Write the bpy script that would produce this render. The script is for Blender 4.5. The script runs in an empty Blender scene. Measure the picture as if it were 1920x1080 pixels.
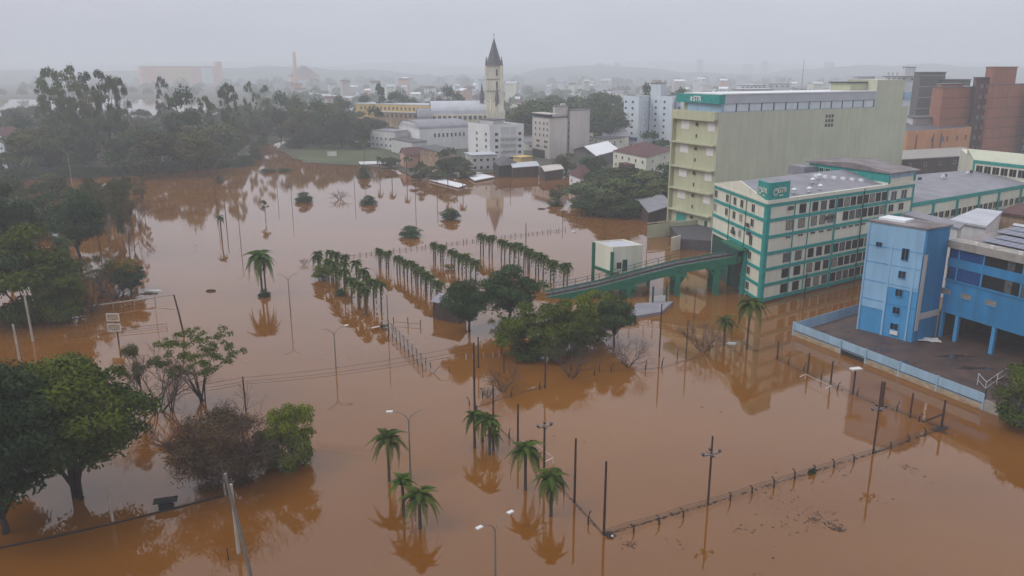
import bpy, bmesh, math, random
import numpy as np
from mathutils import Vector, Matrix, noise as mnoise

# ------------------------------------------------------------------ camera
F0 = 1500.0; H = 38.0; PITCH = math.atan(410 / F0)
ca, sa = math.cos(PITCH), math.sin(PITCH)
S = bpy.context.scene
COL = S.collection
cam = bpy.data.cameras.new('camera'); camo = bpy.data.objects.new('camera', cam); COL.objects.link(camo)
cam.sensor_width = 36.0; cam.lens = F0 / 1920 * 36.0; cam.clip_start = 0.5; cam.clip_end = 15000
camo.location = (0, 0, H); camo.rotation_euler = (math.pi / 2 - PITCH, 0, 0)
S.camera = camo

# ------------------------------------------------------------------ sky, sun, exposure
W = bpy.data.worlds.new('World'); S.world = W; W.use_nodes = True
nt = W.node_tree; nt.nodes.clear()
N = nt.nodes.new; L = nt.links.new
out = N('ShaderNodeOutputWorld'); bg = N('ShaderNodeBackground'); bg.inputs[1].default_value = 0.1
sky = N('ShaderNodeTexSky'); sky.sky_type = 'NISHITA'; sky.sun_disc = False
sky.sun_elevation = math.radians(48); sky.sun_rotation = math.radians(-110); sky.dust_density = 4; sky.air_density = 1.5
hs = N('ShaderNodeHueSaturation'); hs.inputs['Saturation'].default_value = 0.25; hs.inputs['Value'].default_value = 0.6
L(sky.outputs[0], hs.inputs['Color'])
tc = N('ShaderNodeTexCoord'); sep = N('ShaderNodeSeparateXYZ'); L(tc.outputs['Generated'], sep.inputs[0])
rmp = N('ShaderNodeValToRGB'); L(sep.outputs[2], rmp.inputs[0])
els = rmp.color_ramp.elements
els[0].position = 0.0; els[0].color = (0.56, 0.60, 0.70, 1)
els[1].position = 1.0; els[1].color = (1.25, 1.25, 1.34, 1)
e = els.new(0.10); e.color = (0.66, 0.69, 0.79, 1)
e = els.new(0.45); e.color = (0.84, 0.865, 0.97, 1)
nz = N('ShaderNodeTexNoise'); nz.inputs['Scale'].default_value = 1.7; nz.inputs['Detail'].default_value = 6
mp = N('ShaderNodeMapping'); mp.inputs['Scale'].default_value = (1, 1, 3.0)
L(tc.outputs['Generated'], mp.inputs[0]); L(mp.outputs[0], nz.inputs['Vector'])
mr = N('ShaderNodeMapRange'); mr.inputs[1].default_value = 0.3; mr.inputs[2].default_value = 0.7
mr.inputs[3].default_value = 6.4; mr.inputs[4].default_value = 9.2
L(nz.outputs[0], mr.inputs[0])
mul = N('ShaderNodeVectorMath'); mul.operation = 'SCALE'; L(rmp.outputs[0], mul.inputs[0]); L(mr.outputs[0], mul.inputs['Scale'])
mx = N('ShaderNodeMixRGB'); mx.inputs[0].default_value = 0.88
L(hs.outputs[0], mx.inputs[1]); L(mul.outputs[0], mx.inputs[2]); L(mx.outputs[0], bg.inputs[0]); L(bg.outputs[0], out.inputs[0])

sd = bpy.data.lights.new('sun', 'SUN'); sd.energy = 1.0; sd.angle = math.radians(25); sd.color = (1, 0.96, 0.9)
so = bpy.data.objects.new('sun', sd); COL.objects.link(so)
az, el = math.radians(200), math.radians(48)     # light arrives from the left, slightly behind the camera
v = Vector((math.cos(az) * math.cos(el), math.sin(az) * math.cos(el), math.sin(el)))
so.rotation_euler = v.to_track_quat('Z', 'Y').to_euler(); so.location = (-100, -60, 200)
S.view_settings.view_transform = 'Standard'; S.view_settings.look = 'None'
S.view_settings.exposure = 0.36; S.view_settings.gamma = 1.0; S.view_settings.use_curve_mapping = False
cy = S.cycles
cy.use_denoising = True; cy.max_bounces = 6; cy.volume_bounces = 3; cy.diffuse_bounces = 3; cy.glossy_bounces = 3
cy.transmission_bounces = 3; cy.use_adaptive_sampling = True; cy.adaptive_threshold = 0.015; cy.caustics_reflective = False
cy.caustics_refractive = False

# ------------------------------------------------------------------ geometry helpers
def ray(px, py):
    x = (px - 960) / F0; y = -(py - 540) / F0
    return Vector((x, ca + y * sa, -sa + y * ca))
def at(px, py, z=0.0):
    d = ray(px, py); t = (z - H) / d.z
    return Vector((d.x * t, d.y * t, z))
def atD(px, py, Y):
    d = ray(px, py); t = Y / d.y
    return Vector((d.x * t, Y, H + d.z * t))
def prj(p):
    z = p[2] - H; cz = p[1] * ca - z * sa; cyy = p[1] * sa + z * ca
    return 960 + F0 * p[0] / cz, 540 - F0 * cyy / cz
def zt(b, py):
    lo, hi = -5.0, 200.0
    for _ in range(50):
        m = (lo + hi) / 2
        if prj((b[0], b[1], m))[1] > py: lo = m
        else: hi = m
    return lo
def hit(A, B, px, py):
    u = Vector((B[0] - A[0], B[1] - A[1])).normalized(); n = Vector((-u.y, u.x)); d = ray(px, py)
    t = (n.x * A[0] + n.y * A[1]) / (n.x * d.x + n.y * d.y)
    return (d.x * t - A[0]) * u.x + (d.y * t - A[1]) * u.y, H + d.z * t
def ang(A, B): return math.atan2(B[1] - A[1], B[0] - A[0])
def V2(p, z=0.0): return Vector((p[0], p[1], z))

class MB:
    def __init__(s): s.v = []; s.f = []
    def box(s, x0, x1, y0, y1, z0, z1):
        b = len(s.v)
        s.v += [(x0, y0, z0), (x1, y0, z0), (x1, y1, z0), (x0, y1, z0), (x0, y0, z1), (x1, y0, z1), (x1, y1, z1), (x0, y1, z1)]
        s.f += [(b, b + 3, b + 2, b + 1), (b + 4, b + 5, b + 6, b + 7), (b, b + 1, b + 5, b + 4), (b + 1, b + 2, b + 6, b + 5), (b + 2, b + 3, b + 7, b + 6), (b + 3, b, b + 4, b + 7)]
        return s
    def poly(s, pts, z0, z1):
        """vertical prism; pts list of (x,y) ; z1 may be a list of per-corner heights"""
        n = len(pts); b = len(s.v)
        a = sum(pts[i][0] * pts[(i + 1) % n][1] - pts[(i + 1) % n][0] * pts[i][1] for i in range(n))
        if a < 0:
            pts = list(reversed(pts))
            if isinstance(z1, (list, tuple)): z1 = list(reversed(z1))
        zz = z1 if isinstance(z1, (list, tuple)) else [z1] * n
        s.v += [(p[0], p[1], z0) for p in pts] + [(p[0], p[1], zz[i]) for i, p in enumerate(pts)]
        s.f += [tuple(range(b + n - 1, b - 1, -1)), tuple(range(b + n, b + 2 * n))]
        s.f += [(b + i, b + (i + 1) % n, b + n + (i + 1) % n, b + n + i) for i in range(n)]
        return s
    def face(s, pts):
        b = len(s.v); s.v += [tuple(p) for p in pts]; s.f.append(tuple(range(b, b + len(pts)))); return s
    def tube(s, pts, rad, n=6, cap=True):
        pts = [Vector(p) for p in pts]
        if not isinstance(rad, (list, tuple)): rad = [rad] * len(pts)
        b = len(s.v)
        for i, p in enumerate(pts):
            d = (pts[min(i + 1, len(pts) - 1)] - pts[max(i - 1, 0)])
            d = d.normalized() if d.length > 1e-9 else Vector((0, 0, 1))
            a = d.cross(Vector((0.0, 0.0, 1.0)) if abs(d.z) < 0.95 else Vector((1.0, 0, 0))).normalized(); c = d.cross(a)
            for k in range(n):
                t = 2 * math.pi * k / n
                s.v.append(tuple(p + (a * math.cos(t) + c * math.sin(t)) * rad[i]))
        for i in range(len(pts) - 1):
            for k in range(n):
                q = b + i * n
                s.f.append((q + k, q + n + k, q + n + (k + 1) % n, q + (k + 1) % n))
        if cap:
            s.f.append(tuple(b + k for k in range(n)))
            q = b + (len(pts) - 1) * n; s.f.append(tuple(q + n - 1 - k for k in range(n)))
        return s
    def mesh(s, name, mat, smooth=False):
        m = bpy.data.meshes.new(name); m.from_pydata([tuple(x) for x in s.v], [], s.f)
        if mat: m.materials.append(mat)
        if smooth: m.polygons.foreach_set('use_smooth', [True] * len(m.polygons))
        m.update(); return m
def tag(o, label=None, cat=None, group=None, kind=None):
    if label: o['label'] = label
    if cat: o['category'] = cat
    if group: o['group'] = group
    if kind: o['kind'] = kind
    return o
def mobj(name, me, parent=None, loc=(0, 0, 0), rz=0.0):
    o = bpy.data.objects.new(name, me); COL.objects.link(o); o.location = loc; o.rotation_euler = (0, 0, rz)
    if parent: o.parent = parent
    return o
def root(name, loc, label, cat, group=None, rz=0.0):
    o = bpy.data.objects.new(name, None); COL.objects.link(o); o.location = loc; o.rotation_euler = (0, 0, rz); o.empty_display_size = 0.3
    return tag(o, label, cat, group)
def rel(parent, A): return Vector((A[0] - parent.location.x, A[1] - parent.location.y, (A[2] if len(A) > 2 else 0) - parent.location.z))
def part(name, mb, mat, parent, A=None, rz=0.0, smooth=False, kind=None):
    """mb is given in world coordinates (A None) or in the frame at A turned by rz"""
    if A is None: A = (0, 0, 0)
    me = mb if isinstance(mb, bpy.types.Mesh) else mb.mesh(name, mat, smooth)
    o = mobj(name, me, parent, rel(parent, A) if parent else A, rz)
    if kind: o['kind'] = kind
    return o
def copy_tree(o, parent=None):
    c = o.copy(); COL.objects.link(c); c.parent = parent
    for ch in [x for x in KIDS.get(o.name, [])]: copy_tree(ch, c)
    return c
KIDS = {}
def reg(o):
    KIDS[o.name] = list(o.children)
    for c in o.children: reg(c)
def struct(name, me, loc=(0, 0, 0)):
    return tag(mobj(name, me, None, loc), kind='structure')

# ------------------------------------------------------------------ materials
def mat(name, col, rough=0.8, var=0.15, scale=1.0, stretch=(1, 1, 1), bump=0.0, metal=0.0, col2=None, spec=None, objrand=0.0, detail=5):
    m = bpy.data.materials.new(name); m.use_nodes = True; t = m.node_tree; b = t.nodes['Principled BSDF']
    b.inputs['Roughness'].default_value = rough; b.inputs['Metallic'].default_value = metal
    if spec is not None: b.inputs['Specular IOR Level'].default_value = spec
    c = Vector(col[:3])
    if col2 is None: col2 = tuple(x * (1 - 1.8 * var) for x in col)
    tcn = t.nodes.new('ShaderNodeTexCoord'); mpn = t.nodes.new('ShaderNodeMapping'); mpn.inputs['Scale'].default_value = stretch
    n = t.nodes.new('ShaderNodeTexNoise'); n.inputs['Scale'].default_value = scale; n.inputs['Detail'].default_value = detail
    t.links.new(tcn.outputs['Object'], mpn.inputs[0]); t.links.new(mpn.outputs[0], n.inputs['Vector'])
    r = t.nodes.new('ShaderNodeValToRGB'); r.color_ramp.elements[0].position = 0.32; r.color_ramp.elements[1].position = 0.68
    r.color_ramp.elements[0].color = (*col2, 1); r.color_ramp.elements[1].color = (*col, 1)
    t.links.new(n.outputs[0], r.inputs[0]); last = r.outputs[0]
    if objrand:
        oi = t.nodes.new('ShaderNodeObjectInfo'); h = t.nodes.new('ShaderNodeHueSaturation')
        q = t.nodes.new('ShaderNodeMapRange'); q.inputs[3].default_value = 1 - objrand; q.inputs[4].default_value = 1 + objrand
        t.links.new(oi.outputs['Random'], q.inputs[0]); t.links.new(q.outputs[0], h.inputs['Value'])
        q2 = t.nodes.new('ShaderNodeMapRange'); q2.inputs[3].default_value = 0.5 - objrand * 0.06; q2.inputs[4].default_value = 0.5 + objrand * 0.05
        mm = t.nodes.new('ShaderNodeMath'); mm.operation = 'FRACT'; m7 = t.nodes.new('ShaderNodeMath'); m7.operation = 'MULTIPLY'; m7.inputs[1].default_value = 7.3
        t.links.new(oi.outputs['Random'], m7.inputs[0]); t.links.new(m7.outputs[0], mm.inputs[0]); t.links.new(mm.outputs[0], q2.inputs[0])
        t.links.new(q2.outputs[0], h.inputs['Hue']); t.links.new(last, h.inputs['Color']); last = h.outputs[0]
    t.links.new(last, b.inputs['Base Color'])
    if bump:
        bn = t.nodes.new('ShaderNodeBump'); bn.inputs['Strength'].default_value = bump; bn.inputs['Distance'].default_value = 0.05
        t.links.new(n.outputs[0], bn.inputs['Height']); t.links.new(bn.outputs[0], b.inputs['Normal'])
    return m
def wall(name, col, var=0.14, rough=0.85):
    m = mat(name, col, rough, var, 0.9, (1, 1, 0.13), detail=6); t = m.node_tree; b = t.nodes['Principled BSDF']; lk = b.inputs['Base Color'].links[0].from_socket
    tcn = t.nodes.new('ShaderNodeTexCoord'); n = t.nodes.new('ShaderNodeTexNoise'); n.inputs['Scale'].default_value = 0.11; n.inputs['Detail'].default_value = 8; n.inputs['Roughness'].default_value = 0.65
    t.links.new(tcn.outputs['Object'], n.inputs['Vector']); q = t.nodes.new('ShaderNodeMapRange'); q.inputs[1].default_value = .35; q.inputs[2].default_value = .65; q.inputs[3].default_value = 1 - 1.3 * var; q.inputs[4].default_value = 1.04
    h = t.nodes.new('ShaderNodeHueSaturation'); t.links.new(n.outputs[0], q.inputs[0]); t.links.new(q.outputs[0], h.inputs['Value']); t.links.new(lk, h.inputs['Color']); t.links.new(h.outputs[0], b.inputs['Base Color']); return m
M = {}
M['cream'] = wall('cream_paint', (0.68, 0.67, 0.56), 0.08)
M['palegreen'] = wall('pale_green_paint', (0.50, 0.52, 0.40), 0.07)
M['palegreen2'] = wall('pale_green_paint_front', (0.47, 0.485, 0.33), 0.08)
M['teal'] = mat('teal_paint', (0.008, 0.30, 0.27), 0.6, 0.18, 1.5)
M['green'] = mat('green_paint', (0.002, 0.145, 0.082), 0.6, 0.2, 1.5)
M['darkgreen'] = mat('dark_green_paint', (0.008, 0.06, 0.05), 0.7, 0.2)
M['blue'] = wall('strong_blue_paint', (0.020, 0.21, 0.45), 0.15)
M['lightblue'] = wall('light_blue_paint', (0.25, 0.46, 0.67), 0.11)
M['midblue'] = wall('mid_blue_paint', (0.05, 0.29, 0.58), 0.10)
M['bluemetal'] = mat('light_blue_metal', (0.30, 0.46, 0.60), 0.5, 0.12, 1.2, (1, 1, 0.2))
M['white'] = wall('white_paint', (0.72, 0.72, 0.72), 0.07)
M['whitegrey'] = wall('greyish_white_paint', (0.58, 0.58, 0.58), 0.09)
M['beige'] = wall('beige_paint', (0.55, 0.50, 0.46), 0.08)
M['bluewhite'] = wall('bluish_white_paint', (0.62, 0.68, 0.74), 0.08)
M['yellow'] = wall('yellow_paint', (0.62, 0.44, 0.16), 0.1)
M['stone'] = wall('church_stone', (0.80, 0.75, 0.60), 0.14)
M['slate'] = mat('spire_slate', (0.07, 0.07, 0.08), 0.7, 0.15, 1.5)
M['orange'] = wall('orange_plaster', (0.62, 0.27, 0.12), 0.10)
M['brick'] = wall('red_brick_wall', (0.38, 0.125, 0.060), 0.14)
M['darkbrick'] = wall('dark_brick_recess', (0.10, 0.03, 0.025), 0.1)
M['darkgrey'] = wall('dark_grey_concrete', (0.12, 0.11, 0.10), 0.2)
M['concrete'] = mat('weathered_concrete', (0.34, 0.32, 0.29), 0.85, 0.2, 0.8, bump=0.2)
M['roofgrey'] = mat('grey_sheet_roof', (0.24, 0.235, 0.27), 0.55, 0.16, 0.35, (1, 1, 1))
M['roofpink'] = mat('stained_roof', (0.23, 0.20, 0.20), 0.6, 0.25, 0.3, col2=(0.10, 0.08, 0.08))
M['roofdark'] = mat('dark_roof', (0.07, 0.065, 0.075), 0.6, 0.2, 0.5)
M['roofwhite'] = mat('white_sheet_roof', (0.72, 0.74, 0.76), 0.5, 0.06, 0.5)
M['roofred'] = mat('red_clay_tiles', (0.115, 0.042, 0.040), 0.85, 0.3, 1.2)
M['rooflight'] = mat('light_grey_roof', (0.46, 0.48, 0.52), 0.5, 0.1, 0.3)
M['tan'] = wall('tan_plaster', (0.45, 0.30, 0.19), 0.25)
M['peach'] = wall('peach_plaster', (0.62, 0.36, 0.26), 0.1)
M['brown'] = wall('brown_boards', (0.075, 0.042, 0.030), 0.25)
M['glass'] = mat('dark_glass', (0.012, 0.013, 0.014), 0.35, 0.2, 2.0, spec=0.2)
M['glassmid'] = mat('grey_glass', (0.10, 0.11, 0.12), 0.2, 0.3, 2.0, spec=0.5)
M['blueglass'] = mat('blue_tinted_glass', (0.01, 0.06, 0.22), 0.2, 0.1, 2.0)
M['curtain'] = mat('curtained_glass', (0.30, 0.26, 0.22), 0.4, 0.3, 3.0)
M['shutter'] = mat('white_shutter', (0.68, 0.67, 0.66), 0.6, 0.05)
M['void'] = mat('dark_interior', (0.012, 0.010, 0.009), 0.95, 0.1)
M['solar'] = mat('solar_panel', (0.13, 0.14, 0.20), 0.25, 0.1, 2.0, spec=0.6)
M['wood'] = mat('dark_bark', (0.045, 0.032, 0.024), 0.95, 0.25, 6.0, (1, 1, 0.4))
M['twig'] = mat('bare_twigs', (0.085, 0.055, 0.045), 0.95, 0.2, 3.0)
M['palmtrunk'] = mat('palm_trunk', (0.085, 0.062, 0.045), 0.95, 0.3, 2.0, (1, 1, 6))
M['post'] = mat('dark_wooden_post', (0.055, 0.025, 0.016), 0.9, 0.25, 4.0, (1, 1, 0.3))
M['conpost'] = mat('pale_concrete_post', (0.42, 0.38, 0.33), 0.85, 0.18, 2.0, (1, 1, 0.3))
M['steel'] = mat('galvanised_steel', (0.20, 0.19, 0.18), 0.5, 0.12, 2.0, metal=0.2)
M['whitemetal'] = mat('white_metal', (0.60, 0.59, 0.57), 0.45, 0.05)
M['wire'] = mat('black_cable', (0.03, 0.025, 0.025), 0.7, 0.1)
M['mud'] = mat('wet_mud', (0.10, 0.055, 0.040), 0.55, 0.4, 0.35, bump=0.5, col2=(0.035, 0.022, 0.020), detail=9)
M['silt'] = mat('silted_base', (0.42, 0.33, 0.22), 0.85, 0.25, 1.0, (1, 1, 3))
M['ground'] = mat('muddy_ground', (0.075, 0.060, 0.040), 0.9, 0.3, 0.03, col2=(0.030, 0.040, 0.018), detail=9)
M['grass'] = mat('meadow_grass', (0.075, 0.090, 0.028), 0.95, 0.25, 0.05, col2=(0.040, 0.052, 0.018), detail=8)
def leafm(name, c1, c2, scale=1.2, objrand=0.18): return mat(name, c1, 0.75, 0.2, scale, col2=c2, objrand=objrand, spec=0.08, detail=3)
M['leaf_green'] = leafm('green_leaves', (0.105, 0.130, 0.012), (0.028, 0.052, 0.008), 0.9, 0.0)
M['leaf_dark'] = leafm('dark_green_leaves', (0.052, 0.088, 0.026), (0.020, 0.040, 0.016), 1.0)
M['leaf_forest'] = leafm('forest_leaves', (0.110, 0.132, 0.045), (0.040, 0.060, 0.028), 0.7, 0.42)
M['leaf_bright'] = leafm('yellow_green_leaves', (0.17, 0.20, 0.012), (0.06, 0.09, 0.01), 1.0, 0.0)
M['leaf_autumn'] = leafm('autumn_leaves', (0.22, 0.15, 0.012), (0.10, 0.08, 0.015), 1.0, 0.0)
M['leaf_brown'] = leafm('brown_twiggy_leaves', (0.095, 0.060, 0.032), (0.048, 0.033, 0.018), 1.0, 0.0)
M['leaf_olive'] = leafm('olive_leaves', (0.11, 0.105, 0.035), (0.05, 0.055, 0.02), 1.0, 0.1)
M['palm'] = leafm('palm_fronds', (0.075, 0.108, 0.014), (0.030, 0.050, 0.010), 1.0, 0.35)
M['palm_bright'] = leafm('bright_palm_fronds', (0.06, 0.12, 0.012), (0.03, 0.06, 0.008), 1.0, 0.1)
M['palm_dead'] = leafm('yellow_dead_fronds', (0.40, 0.24, 0.03), (0.2, 0.12, 0.02), 1.0, 0.1)
M['hill'] = mat('wooded_hill', (0.05, 0.06, 0.035), 0.95, 0.3, 0.01, col2=(0.03, 0.04, 0.025), detail=8)
M['debris'] = mat('floating_scum', (0.035, 0.02, 0.016), 0.8, 0.3, 2)

# water: muddy body under a reflecting skin
wm = bpy.data.materials.new('muddy_water'); wm.use_nodes = True; t = wm.node_tree; b = t.nodes['Principled BSDF']
b.inputs['Roughness'].default_value = 0.028; b.inputs['IOR'].default_value = 1.55
tcn = t.nodes.new('ShaderNodeTexCoord')
n1 = t.nodes.new('ShaderNodeTexNoise'); n1.inputs['Scale'].default_value = 0.018; n1.inputs['Detail'].default_value = 7
mpn = t.nodes.new('ShaderNodeMapping'); mpn.inputs['Scale'].default_value = (1.0, 1.8, 1); mpn.inputs['Rotation'].default_value = (0, 0, 0.5)
t.links.new(tcn.outputs['Object'], mpn.inputs[0]); t.links.new(mpn.outputs[0], n1.inputs['Vector'])
r = t.nodes.new('ShaderNodeValToRGB'); r.color_ramp.elements[0].position = 0.36; r.color_ramp.elements[1].position = 0.64
r.color_ramp.elements[0].color = (0.148, 0.055, 0.006, 1); r.color_ramp.elements[1].color = (0.190, 0.076, 0.011, 1)
t.links.new(n1.outputs[0], r.inputs[0]); t.links.new(r.outputs[0], b.inputs['Base Color'])
n2 = t.nodes.new('ShaderNodeTexNoise'); n2.inputs['Scale'].default_value = 1.1; n2.inputs['Detail'].default_value = 3
t.links.new(tcn.outputs['Object'], n2.inputs['Vector'])
bn = t.nodes.new('ShaderNodeBump'); bn.inputs['Strength'].default_value = 0.09; bn.inputs['Distance'].default_value = 0.05
t.links.new(n2.outputs[0], bn.inputs['Height']); t.links.new(bn.outputs[0], b.inputs['Normal'])
M['water'] = wm

# ------------------------------------------------------------------ setting: water, ground, meadow, hills
struct('flood_water', MB().face([(-6400, -110, 0), (6400, -110, 0), (6400, 9400, 0), (-6400, 9400, 0)]).mesh('flood_water', M['water']))
random.seed(4)
def rough_line(pts, amp=1.6, step=4.0, seed=0):
    o = []
    for a, b2 in zip(pts[:-1], pts[1:]):
        a = Vector(a[:2]); b2 = Vector(b2[:2]); n = max(1, int((b2 - a).length / step))
        for i in range(n):
            p = a.lerp(b2, i / n); q = Vector((p.x * 0.09, p.y * 0.09, seed))
            o.append((p.x + amp * mnoise.noise(q), p.y + amp * mnoise.noise(q + Vector((7, 3, 1)))))
    o.append(tuple(pts[-1][:2])); return o
def sheet(name, pts, z, m, zb=None):
    bm = bmesh.new(); vs = [bm.verts.new((p[0], p[1], z)) for p in pts]; f = bm.faces.new(vs)
    if f.normal.z < 0: f.normal_flip()
    f.normal_update()
    if f.normal.z < 0: f.normal_flip()
    bmesh.ops.triangulate(bm, faces=[f]); me = bpy.data.meshes.new(name); bm.to_mesh(me); bm.free(); me.materials.append(m); return me
shore_px = [(-700, 430), (-300, 372), (-60, 340), (120, 335), (300, 326), (452, 314), (478, 303), (466, 285), (500, 268), (545, 262), (520, 280), (548, 296), (575, 306), (690, 312), (742, 318),
            (775, 332), (860, 334), (905, 326), (1000, 324), (1062, 330), (1078, 346), (1130, 362), (1180, 385), (1208, 412), (1262, 426), (1345, 449)]
shore = [at(x, y) for x, y in shore_px]
line = rough_line(shore, 2.2, 4)
line += [(70, 176), (140, 150), (300, 150), (6300, 150), (6300, 9300), (-6300, 9300), (-6300, 1080), (-420, 1080), (-330, 900), (-250, 700), (-420, 640), (-900, 640), (-900, 330)]
struct('ground', sheet('ground', line, 0.16, M['ground']))
mead = rough_line([at(*p) for p in [(552, 284), (560, 300), (600, 306), (700, 311), (745, 305), (748, 282), (700, 266), (640, 268), (552, 284)]], 1.5, 5, 3)[:-1]
struct('meadow', sheet('meadow', mead, 0.22, M['grass']))
mead2 = rough_line([at(*p) for p in [(470, 262), (500, 272), (540, 262), (545, 248), (480, 246), (470, 262)]], 1.5, 5, 5)[:-1]
struct('meadow_bank', sheet('meadow_bank', mead2, 0.20, M['grass']))

def hill_mesh(name, x0, x1, y0, y1, hmax, seed, nx=160, ny=26):
    vs = []; fs = []
    for j in range(ny):
        for i in range(nx):
            x = x0 + (x1 - x0) * i / (nx - 1); y = y0 + (y1 - y0) * j / (ny - 1)
            w = math.sin(math.pi * j / (ny - 1)) * min(1, i / 12, (nx - 1 - i) / 12)
            n = 0.55 + 0.6 * mnoise.noise(Vector((x * 0.0016, y * 0.001, seed))) + 0.22 * mnoise.noise(Vector((x * 0.007, y * 0.006, seed)))
            t2 = 5.0 * abs(mnoise.noise(Vector((x * 0.045, y * 0.04, seed))))
            vs.append((x, y, max(0.0, hmax * n * w + t2 * w)))
    for j in range(ny - 1):
        for i in range(nx - 1):
            a = j * nx + i; fs.append((a, a + 1, a + nx + 1, a + nx))
    m = bpy.data.meshes.new(name); m.from_pydata(vs, [], fs); m.materials.append(M['hill'])
    m.polygons.foreach_set('use_smooth', [True] * len(fs)); return m
struct('hills', hill_mesh('hills', -5500, 5600, 4300, 8200, 104, 3.3, 260))
struct('wooded_ridge', hill_mesh('wooded_ridge', -3600, -150, 2500, 3700, 58, 8.1, 180))
struct('wooded_rise', hill_mesh('wooded_rise', -120, 4200, 2700, 3900, 56, 5.2, 240))

# haze: one closed box of even air
hz = tag(mobj('haze', MB().box(-6600, 6600, -130, 9600, -1.2, 124).mesh('haze', None)), kind='stuff')
hm = bpy.data.materials.new('haze_air'); hm.use_nodes = True; t = hm.node_tree
for n in list(t.nodes):
    if n.type == 'BSDF_PRINCIPLED': t.nodes.remove(n)
pv = t.nodes.new('ShaderNodeVolumePrincipled'); pv.inputs['Color'].default_value = (0.90, 0.945, 1.0, 1); pv.inputs['Density'].default_value = 0.00056
t.links.new(pv.outputs[0], t.nodes['Material Output'].inputs['Volume']); hz.data.materials.append(hm)

# ------------------------------------------------------------------ windows and facades
WCACHE = {}
def window(parent, A, rz, s, z, w, h, frame='white', glass='glass', mull=1, name='window', label=None):
    """frame standing proud of the wall with a pane set back in it; s,z is the centre"""
    key = (round(w, 2), round(h, 2), frame, glass, mull)
    if key not in WCACHE:
        fr = 0.05 if min(w, h) > 0.7 else 0.035
        f = MB(); f.box(-w / 2, w / 2, -0.09, 0.0, h / 2 - fr, h / 2); f.box(-w / 2, w / 2, -0.13, 0.0, -h / 2 - 0.03, -h / 2 + fr)
        f.box(-w / 2, -w / 2 + fr, -0.085, 0.0, -h / 2 + fr, h / 2 - fr); f.box(w / 2 - fr, w / 2, -0.085, 0.0, -h / 2 + fr, h / 2 - fr)
        for k in range(mull):
            x = -w / 2 + w * (k + 1) / (mull + 1); f.box(x - 0.02, x + 0.02, -0.055, 0.0, -h / 2 + fr, h / 2 - fr)
        WCACHE[key] = (f.mesh('window', M[frame]), MB().box(-w / 2 + fr / 2, w / 2 - fr / 2, -0.03, 0.0, -h / 2 + fr / 2, h / 2 - fr / 2).mesh('pane', M[glass]))
    a, c = WCACHE[key]; u = Vector((math.cos(rz), math.sin(rz), 0)); n = Vector((math.sin(rz), -math.cos(rz), 0))
    p = Vector((A[0], A[1], 0)) + u * s + n * 0.004; p.z = z
    o = mobj(name, a, parent, rel(parent, p), rz)
    if label: o['label'] = label
    mobj('pane', c, o, (0, 0, 0), 0)
    return o
def pt(A, rz, s, d=0.0, z=0.0):
    return Vector((A[0] + math.cos(rz) * s + math.sin(rz) * d, A[1] + math.sin(rz) * s - math.cos(rz) * d, z))
def fbox(name, parent, A, rz, m, s0, s1, z0, z1, d0, d1, label=None):
    """box on a facade: s along, d outwards"""
    o = part(name, MB().box(s0, s1, -d1, -d0, z0, z1), M[m], parent, (A[0], A[1], 0), rz)
    if label: o['label'] = label
    return o
def prism(name, parent, pts, z0, z1, m): return part(name, MB().poly([tuple(p[:2]) for p in pts], z0, z1), M[m], parent)
def inset(pts, d):
    c = Vector((sum(p[0] for p in pts) / len(pts), sum(p[1] for p in pts) / len(pts)))
    return [tuple(c + (Vector(p[:2]) - c) * (1 - d / max(0.1, (Vector(p[:2]) - c).length))) for p in pts]
def parapet(parent, pts, z, h, th, m, name='parapet'):
    ins = inset(pts, th); mb = MB(); n = len(pts)
    for i in range(n):
        mb.poly([pts[i][:2], pts[(i + 1) % n][:2], ins[(i + 1) % n], ins[i]], z, z + h)
    return part(name, mb, M[m], parent)
def text(parent, s, size, loc, rz, m, name='lettering', dep=0.03):
    c = bpy.data.curves.new(name, 'FONT'); c.body = s; c.size = size; c.extrude = dep; c.align_x = 'CENTER'; c.align_y = 'CENTER'; c.offset = size * 0.02
    o = bpy.data.objects.new('tmp_text', c); COL.objects.link(o)
    dg = bpy.context.evaluated_depsgraph_get(); me = bpy.data.meshes.new_from_object(o.evaluated_get(dg)); bpy.data.objects.remove(o)
    me.materials.clear(); me.materials.append(M[m]); me.transform(Matrix.Rotation(math.pi / 2, 4, 'X'))
    return part(name, me, M[m], parent, loc, rz)

# ================================================================== TEAL AND CREAM SCHOOL BLOCK
A = Vector((41.5, 128.8)); B = Vector((77.1, 153.0)); C = Vector((69.5, 174.0)); D = Vector((38.4, 150.9))
aAB = ang(A, B); aDA = ang(D, A); lAB = (B - A).length; lDA = (A - D).length
bands = [16.6, 14.1, 11.3, 8.5, 5.8, 3.1, 0.6]
bd = root('school_building', (A.x, A.y, 0), 'cream six storey school block with teal bands and teal corner sign, standing in the flood', 'building')
prism('wall', bd, [A, B, C, D], -1.0, 17.0, 'cream')
sAt = lambda px, py: hit(A, B, px, py)[0]
sEnd = sAt(1665, 356)
for z in bands:
    fbox('floor_band', bd, A, aAB, 'teal', -0.12, lAB, z - 0.28, z + 0.28, 0.0, 0.12)
    if z > 8: fbox('floor_band', bd, D, aDA, 'teal', 0, lDA + 0.12, z - 0.28, z + 0.28, 0.0, 0.12)
    else: fbox('floor_band', bd, D, aDA, 'teal', lDA * 0.62, lDA + 0.12, z - 0.28, z + 0.28, 0.0, 0.12)
fbox('corner_column', bd, A, aAB, 'teal', -0.16, 0.75, -1, 16.4, 0.0, 0.16)
fbox('corner_column', bd, D, aDA, 'teal', lDA - 0.75, lDA, -1, 16.4, 0.0, 0.16)
fbox('cornice', bd, A, aAB, 'cream', -0.2, lAB, 16.9, 17.5, -0.35, 0.2)
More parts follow.
